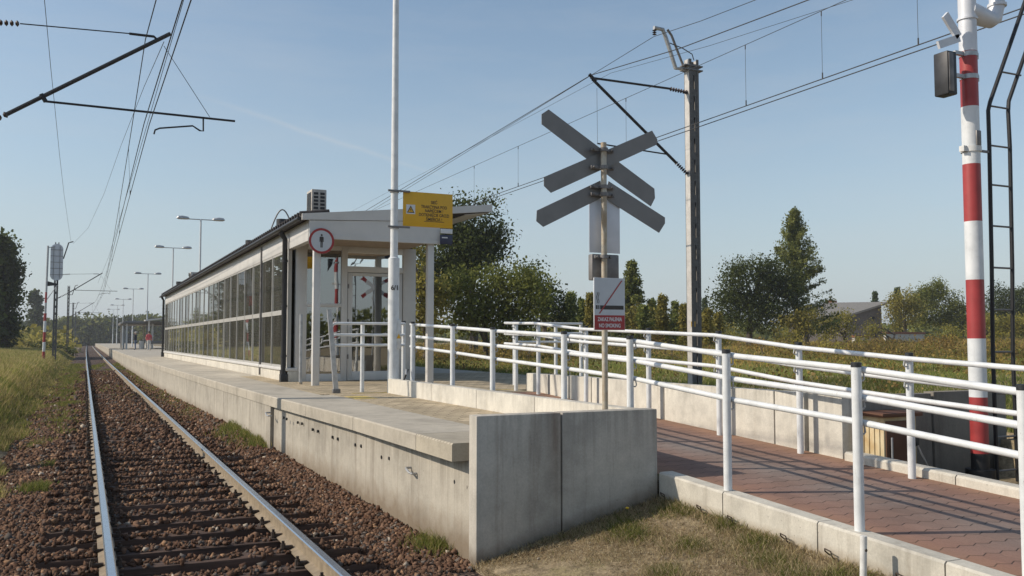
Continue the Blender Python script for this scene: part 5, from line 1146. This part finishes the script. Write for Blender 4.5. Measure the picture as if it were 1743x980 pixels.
for k, (px_, py_, D_, w_, h_, pal, lb2) in enumerate((
    (905, 590, 46, 22, 14, 'olive', 'low olive shrub behind the top of the ramp railing'), (1105, 578, 62, 24, 12, 'brown', 'brown shrub in the meadow left of the slotted mast'), (1150, 590, 40, 16, 10, 'olive', 'small olive shrub in the meadow next to the slotted mast'),
    (1240, 575, 64, 26, 11, 'yellow', 'yellow shrub in the meadow below the dark round tree'), (1300, 588, 44, 20, 10, 'brown', 'brown shrub in the meadow below the tall pointed tree'), (1345, 574, 66, 26, 13, 'olive', 'olive shrub in the meadow right under the tall pointed tree'),
    (1405, 590, 42, 22, 12, 'olive', 'olive shrub in the meadow in front of the house'), (1460, 580, 58, 14, 9, 'yellow', 'yellow shrub in the meadow before the shorter low wall'), (1600, 580, 56, 30, 13, 'brown', 'brown shrub in the meadow left of the striped mast'), (1620, 566, 76, 22, 14, 'yellow', 'yellow shrub at the far end of the longer low wall'),
    (1712, 575, 60, 22, 13, 'yellow', 'yellow shrub seen between the ladder stringers'), (1010, 580, 56, 26, 12, 'olive', 'olive shrub in the meadow behind the no smoking sign'), (860, 585, 50, 26, 14, 'brown', 'brown shrub behind the far end of the ramp railing'))):
    ptree('shrub', px_, D_, [(px_, py_, w_, h_), (px_+w_*.5, py_+3, w_*.6, h_*.7), (px_-w_*.6, py_+4, w_*.5, h_*.6)], pal, lb2, cat='shrub', group='shrubs in the meadow', leaf=.11, dens=7, per=26, sig=.2, trunk_r=.03)
# house and low walls on the right
HD = 112.0
hs = thing('house', deep(1472, 580, HD), 'grey shed roofed house with small window beyond the field', 'house')
A_, B_, C_, D0 = deep(1440, 585, HD), deep(1502, 585, HD), deep(1500, 519, HD), deep(1440, 538, HD)
back = Vector((-4.6, 5.0, 0)); m = MB(); m.prism([A_, B_, C_, D0], back); m.build('wall', M['housewall'], hs, smooth=False)
up = Vector((0, 0, .25)); ov = (C_-D0).normalized()*.5; m = MB(); f_ = Vector((.35, -.35, 0))
m.prism([D0-ov*1.6+f_-Vector((0, 0, .02)), C_+ov+f_+Vector((0, 0, .02)), C_+ov+f_+up, D0-ov*1.6+f_+up], back*1.08); rf = m.build('roof', M['houseroof'], hs, smooth=False)
for px_, hh, ww in ((1416, 28, .45), (1430, 14, .3)):
    p = deep(px_, 530, HD+4); MB().box((p.x-ww, p.y-ww, p.z-1.0), (p.x+ww, p.y+ww, p.z+hh*.05), bev=.02).build('chimney', M['brickcap'] if ww > .4 else M['dark'], rf)
n_ = (B_-A_).cross(Vector((0, 0, 1))).normalized(); n_ = n_ if n_.y < 0 else -n_
def hwin(px0, px1, py0, py1, nme):
    P = [deep(px0, py0, HD), deep(px1, py0, HD), deep(px1, py1, HD), deep(px0, py1, HD)]; m = MB(); m.prism([q+n_*.02 for q in P], n_*.05); m.build(nme, M['dark'], hs, smooth=False)
hwin(1481, 1491, 556, 574, 'door'); hwin(1484, 1488, 539, 546, 'window')
def lowwall(px0, px1, ptop, pbot, D_, label):
    a = deep(px0, pbot, D_); b = deep(px1, pbot, D_+4); zt_ = deep(px0, ptop, D_).z; t = thing('garden_wall', (a+b)/2, label, 'wall'); d = (b-a).normalized(); nn = Vector((-d.y, d.x, 0))*.3
    a.z -= 1; b.z = a.z; MB().prism([a, b, b+nn, a+nn], (0, 0, zt_-a.z)).build('masonry', M['lime'], t, smooth=False)
    a2 = a+Vector((0, 0, zt_-a.z+.003))-nn*.3-d*.1; b2 = b+Vector((0, 0, zt_-b.z+.003))-nn*.3+d*.1; MB().prism([a2, b2, b2+nn*1.6, a2+nn*1.6], (0, 0, .22)).build('coping', M['brickcap'], t, smooth=False)
lowwall(1508, 1574, 568, 590, 104, 'longer whitewashed low wall with terracotta coping right of the house')
lowwall(1455, 1483, 574, 592, 102, 'shorter whitewashed low wall with terracotta coping in front of the house')

# ------------------------------------------------------------------ grass and weeds
def blades(name, P, hgt, wid, lean, C, label, cat, mat='blade'):
    n = len(P); a = rng.uniform(0, 6.283, n); ux = np.stack([np.cos(a), np.sin(a), 0*a], 1); b = rng.uniform(0, 6.283, n); lv = np.stack([np.cos(b), np.sin(b), 0*b], 1)*lean[:, None]
    up_ = np.array([[0, 0, 1.0]]); w_ = wid[:, None]; h_ = hgt[:, None]
    p0 = P-ux*w_; p1 = P+ux*w_; m0 = P-ux*w_*.75+lv*h_*.35+up_*h_*.55; m1 = P+ux*w_*.75+lv*h_*.35+up_*h_*.55; tpt = P+lv*h_+up_*h_*.95; t2_ = tpt+ux*w_*.1
    V = np.stack([p0, p1, m1, m0, t2_, tpt], 1).reshape(-1, 3); k = np.arange(n)[:, None]*6
    Fc = np.concatenate([k+np.array([[0, 1, 2, 3]]), k+np.array([[3, 2, 4, 5]])], 0)
    return tag(np_mesh(name, V, Fc, M[mat], None, np.repeat(C, 6, 0)), label, cat, kind='stuff')
def mixcol(n, cols, wts, var=.25):
    i = rng.choice(len(cols), n, p=np.array(wts)/sum(wts)); return np.array(cols)[i]*rng.uniform(1-var, 1+var, (n, 1))
def fld(x, y, s, seed=0):
    return np.sin(x*s+1.3*seed+.7*np.sin(y*s*.8+seed))*np.sin(y*s*1.1+2.1*seed+.9*np.sin(x*s*.6))
# dry lawn in front of the end wall: straw litter, blades, greener tufts
def lawn_pts(n): x = rng.uniform(2.72, 4.93, n); y = rng.uniform(3.4, 7.25, n); return x, y, fld(x, y, 3.1, 1)+.5*fld(x, y, 7.3, 2)
x, y, g_ = lawn_pts(75000); k = rng.random(len(x)) < .35+.65*ss(-.9, .2, fld(x, y, 5.2, 4)+.4*g_); x, y = x[k], y[k]; n = len(x)
blades('straw_litter', np.stack([x, y, ground_z(x, y)+.004+rng.random(n)*.012], 1), rng.uniform(.006, .013, n), rng.uniform(.0016, .0036, n), rng.uniform(2, 5.0, n), mixcol(n, [(.46, .37, .23), (.34, .255, .145), (.60, .52, .36), (.15, .105, .06)], [3, 3, 1.8, 2.6]), 'dry straw litter lying on the lawn in front of the end wall', 'grass')
x, y, g_ = lawn_pts(75000); ed_ = ss(4.74, 4.92, x)+.9*ss(7.0, 7.25, y)
px_t = [(1080, 895), (1170, 915), (1130, 940), (965, 965), (1240, 900), (1290, 925), (1320, 945), (1060, 885), (1200, 870), (900, 940), (1420, 970), (860, 925), (1150, 880), (1350, 960)]
tf = np.zeros(len(x))
for a_, b_ in px_t:
    q = onZ(a_, b_, .1); tf = np.maximum(tf, np.exp(-((x-q.x)**2/.030+(y-q.y)**2/.045)))
k = rng.random(len(x)) < np.clip(.16+.55*ss(.0, .8, g_)+.95*tf+.45*ed_, 0, 1); x, y, g_, tf, ed_ = x[k], y[k], g_[k], tf[k], ed_[k]; n = len(x); green = rng.random(n) < np.clip(.12+.18*g_+.6*tf, .03, .8)
C = np.where(green[:, None], mixcol(n, [(.13, .15, .035), (.19, .20, .05), (.09, .12, .03)], [2, 2, 1]), mixcol(n, [(.52, .43, .26), (.42, .33, .19), (.28, .205, .115)], [3, 3, 1]))
blades('lawn_grass', np.stack([x, y, ground_z(x, y)], 1), rng.uniform(.014, .044, n)*(1+1.3*tf+1.1*ed_*rng.random(n)), rng.uniform(.0014, .0032, n), rng.uniform(.2, 1.4, n), C, 'short dry grass with green patches in front of the end wall', 'grass')
n = 260; x = rng.uniform(2.75, 4.85, n); y = rng.uniform(3.6, 7.2, n); sz = rng.uniform(.004, .014, n)
tag(stones('lawn_pebbles', np.stack([x, y, ground_z(x, y)+sz*.4], 1), sz, np.array([.36, .31, .24])*rng.uniform(.5, 1.3, (n, 1))), 'small pale pebbles scattered over the dry lawn', 'pebbles', kind='stuff')
# left verge
def polar(n, az0, az1, r0, r1, pw):
    a = np.radians(rng.uniform(az0, az1, n)); r = r0+(r1-r0)*rng.random(n)**pw; return r*np.sin(a), r*np.cos(a), r
x, y, r = (np.concatenate(t) for t in zip(polar(230000, -6, 2, 9, 120, 1.5), polar(90000, -40, -6, 5, 90, 1.3))); edge_ = -1.12-.2*np.sin(y*.8)-.12*np.sin(y*2.3)+curve_xv(y); k = (x < edge_); x, y, r = x[k], y[k], r[k]; n = len(x)
g_ = fld(x, y, .8, 3); C = 1.25*np.where((rng.random(n) < .42+.35*g_)[:, None], mixcol(n, [(.22, .22, .06), (.14, .17, .04), (.26, .25, .07)], [2, 2, 1]), mixcol(n, [(.34, .29, .12), (.26, .20, .09), (.42, .34, .16)], [2, 1, 1]))
hh = rng.uniform(.22, .72, n)*np.clip((-1.0-x+curve_xv(y))/1.4, .3, 1.15)
blades('verge_grass', np.stack([x, y, ground_z(x, y)-.02], 1), hh, .0018+.00042*r, rng.uniform(.1, .6, n), C, 'tall yellow green grass on the verge left of the track', 'grass')
# short tufts on the ballast and along the platform foot
TX = []; 
def tuft(cx_, cy_, rad, k_, h_, green=True):
    n = int(k_*1.8); h_ *= 1.15; x = cx_+rng.normal(size=n)*rad; y = cy_+rng.normal(size=n)*rad*1.6; TX.append((x, y, rng.uniform(.4, 1, n)*h_, green))
for (px_, py_, rad, k_, h_) in ((62, 830, .10, 500, .13), (85, 790, .10, 260, .08), (120, 690, .16, 700, .14), (128, 650, .18, 800, .16), (130, 720, .12, 300, .10), (262, 772, .16, 500, .05), (225, 765, .12, 260, .04), (455, 768, .16, 900, .16), (415, 745, .22, 1100, .18), (440, 757, .2, 900, .14), (735, 925, .10, 300, .14), (20, 740, .16, 400, .14), (300, 690, .3, 700, .08), (330, 705, .2, 300, .08), (240, 640, .4, 700, .10), (60, 755, .14, 300, .08), (150, 800, .04, 120, .07)):
    p = onZ(px_, py_, -.22); tuft(p.x, p.y, rad, k_, h_)
for k_ in range(90):
    y = rng.uniform(19, 75); tuft(rng.choice([rng.uniform(-.95, -.5), rng.uniform(-.5, -.2)])+curve_x(y), y, rng.uniform(.08, .22), int(rng.uniform(15, 70)), .15)
for k_ in range(240): 
    y = rng.uniform(22, 80); tuft(rng.choice([rng.uniform(-1.2, -.2), rng.uniform(2.0, 2.6), rng.uniform(.4, 1.5)], p=[.5, .35, .15])+curve_x(y), y, .18, 40, .10)
x = np.concatenate([t[0] for t in TX]); y = np.concatenate([t[1] for t in TX]); h_ = np.concatenate([t[2] for t in TX]); n = len(x)
k = np.ones(n, bool)
for rx in RX: k &= np.abs(x-curve_xv(y)-rx) > .09
x, y, h_ = x[k], y[k], h_[k]; n = len(x); r = np.hypot(x, y)
blades('ballast_weeds', np.stack([x, y, bed_z(x, y)-.01], 1), h_, .0016+.0003*r, rng.uniform(.2, .9, n), mixcol(n, [(.20, .21, .05), (.13, .16, .04), (.30, .26, .10)], [2, 2, 1.4]), 'small green weeds growing through the ballast', 'weeds')
# meadow right of the platform
n = 330000; x, y, r = polar(n, 12, 62, 9, 130, 1.15); k = ((x > 10.7) | ((x > 7.6) & (y > 7.6) & (y < 15) & (x > 7.6)) | ((x > 9.9) & (y > 3))) & ~((y > 15) & (x < 10.7)); x, y, r = x[k], y[k], r[k]; n = len(x)
tall = ss(34, 66, r+11*fld(x, y, .22, 5)+6*fld(x, y, .6, 15)); g_ = fld(x, y, .35, 6)+.5*fld(x, y, 1.1, 7)
near_c = mixcol(n, [(.17, .19, .05), (.12, .15, .04), (.22, .20, .07), (.30, .25, .12)], [3, 3.5, 1.6, .7]); far_c = mixcol(n, [(.38, .27, .085), (.29, .19, .085), (.24, .20, .08), (.48, .34, .06), (.17, .16, .06)], [3, 3, 3, 1.2, 2])
C = np.where((rng.random(n) < tall*.9+.12*g_)[:, None], far_c, near_c)
C *= 1.3*(1+.38*fld(x, y, .13, 21))[:, None]*np.where(fld(x, y, .4, 23) > .45, .6, 1.0)[:, None]
hh = rng.uniform(.07, .22, n)*(1-tall)+tall*rng.uniform(.15, .60, n)*(1+.6*fld(x, y, .5, 31))*(1+.35*g_)
blades('meadow', np.stack([x, y, ground_z(x, y)-.03], 1), hh, .0020+.00040*r, rng.uniform(.15, .8, n), C, 'overgrown meadow of green grass and brown goldenrod right of the platform', 'meadow')
n = 4200; x, y, r = polar(n, 12, 62, 20, 125, .9); g_ = fld(x, y, .22, 9)+.5*fld(x, y, .7, 10); k = (x > 10.9) & ~((y > 15) & (x < 11.5)) & (rng.random(n) < .15+.85*ss(22, 48, r)*ss(-.5, .5, g_)); x, y, r = x[k], y[k], r[k]
for nm_, sel, pal_ in (('goldenrod', 0, ((.075, .058, .022), (.15, .12, .042))), ('weed_scrub', 1, ((.07, .05, .025), (.14, .105, .05))), ('nettles', 2, ((.04, .05, .014), (.085, .09, .03)))):
    q = rng.choice(3, len(x), p=[.35, .35, .30]) == sel if False else (np.digitize(fld(x, y, .18, 12)+rng.normal(size=len(x))*.35, [-.25, .3]) == sel)
    cl = np.stack([x[q], y[q], ground_z(x[q], y[q])+.12+.45*rng.random(q.sum())*ss(20, 50, r[q])], 1)
    o = foliage(nm_, cl, 34, .30, .085, *pal_, None, flat=.7); tag(o, {0: 'yellow brown goldenrod clumps spread over the meadow', 1: 'dry brown weed scrub spread over the meadow', 2: 'green nettle clumps spread over the meadow'}[sel], 'weeds', kind='stuff')
def far_band(name, az0, az1, r0, r1, h, n, pal, label, leaf):
    x, y, r = polar(n, az0, az1, r0, r1, 1.0); hh_ = h*(.55+.45*fld(x, y, .05, 3))*(.7+.6*rng.random(n)); cl = np.stack([x, y, ground_z(x, y)+hh_*rng.random(n)], 1)
    tag(foliage(name, cl, 16, leaf*1.3, leaf, *G[pal], None), label, 'wood', kind='stuff')
far_band('far_wood', 9, 62, 215, 270, 6.5, 2600, 'mid', 'far off low wood closing the plain on the right', 1.0)
far_band('far_scrub', -7, -.9, 150, 300, 2.6, 800, 'olive', 'far off scrub closing the plain on the left', .9)
# a dandelion on the lawn
p = onY(1068, 885, 6.3); gzz = float(ground_z(4.35, 6.9)); q = onZ(1066, 888, gzz); fl = thing('dandelion', (q.x, q.y, gzz), 'single yellow dandelion flower at the foot of the grey end wall', 'flower')
MB().tube([(q.x, q.y, gzz-.01), (q.x+.004, q.y, gzz+.06), (q.x+.012, q.y, gzz+.115)], .0025, 6).build('stem', M['leaf'] if False else simple('stem_green', (.10, .14, .03), .7), fl)
MB().tube([(q.x+.012, q.y, gzz+.112), (q.x+.012, q.y, gzz+.122), (q.x+.012, q.y, gzz+.130)], [.007, .019, .010], 12).build('flower_head', M['petal'], fl)

# ------------------------------------------------------------------ air
hz_ = MB(); hz_.box((-700, -280, -3), (900, 1400, 26)); hzo = hz_.build('haze', newmat('air')[0], None, smooth=False)
am = hzo.data.materials[0]; ant = am.node_tree; ant.nodes.remove(ant.nodes["Principled BSDF"]); pv = ant.nodes.new("ShaderNodeVolumePrincipled")
pv.inputs["Color"].default_value = (.90, .94, 1.0, 1); pv.inputs["Density"].default_value = .0004; pv.inputs["Anisotropy"].default_value = .2
ant.links.new(pv.outputs[0], ant.nodes["Material Output"].inputs["Volume"]); tag(hzo, 'thin bluish haze over the station and the fields', 'haze', kind='stuff')
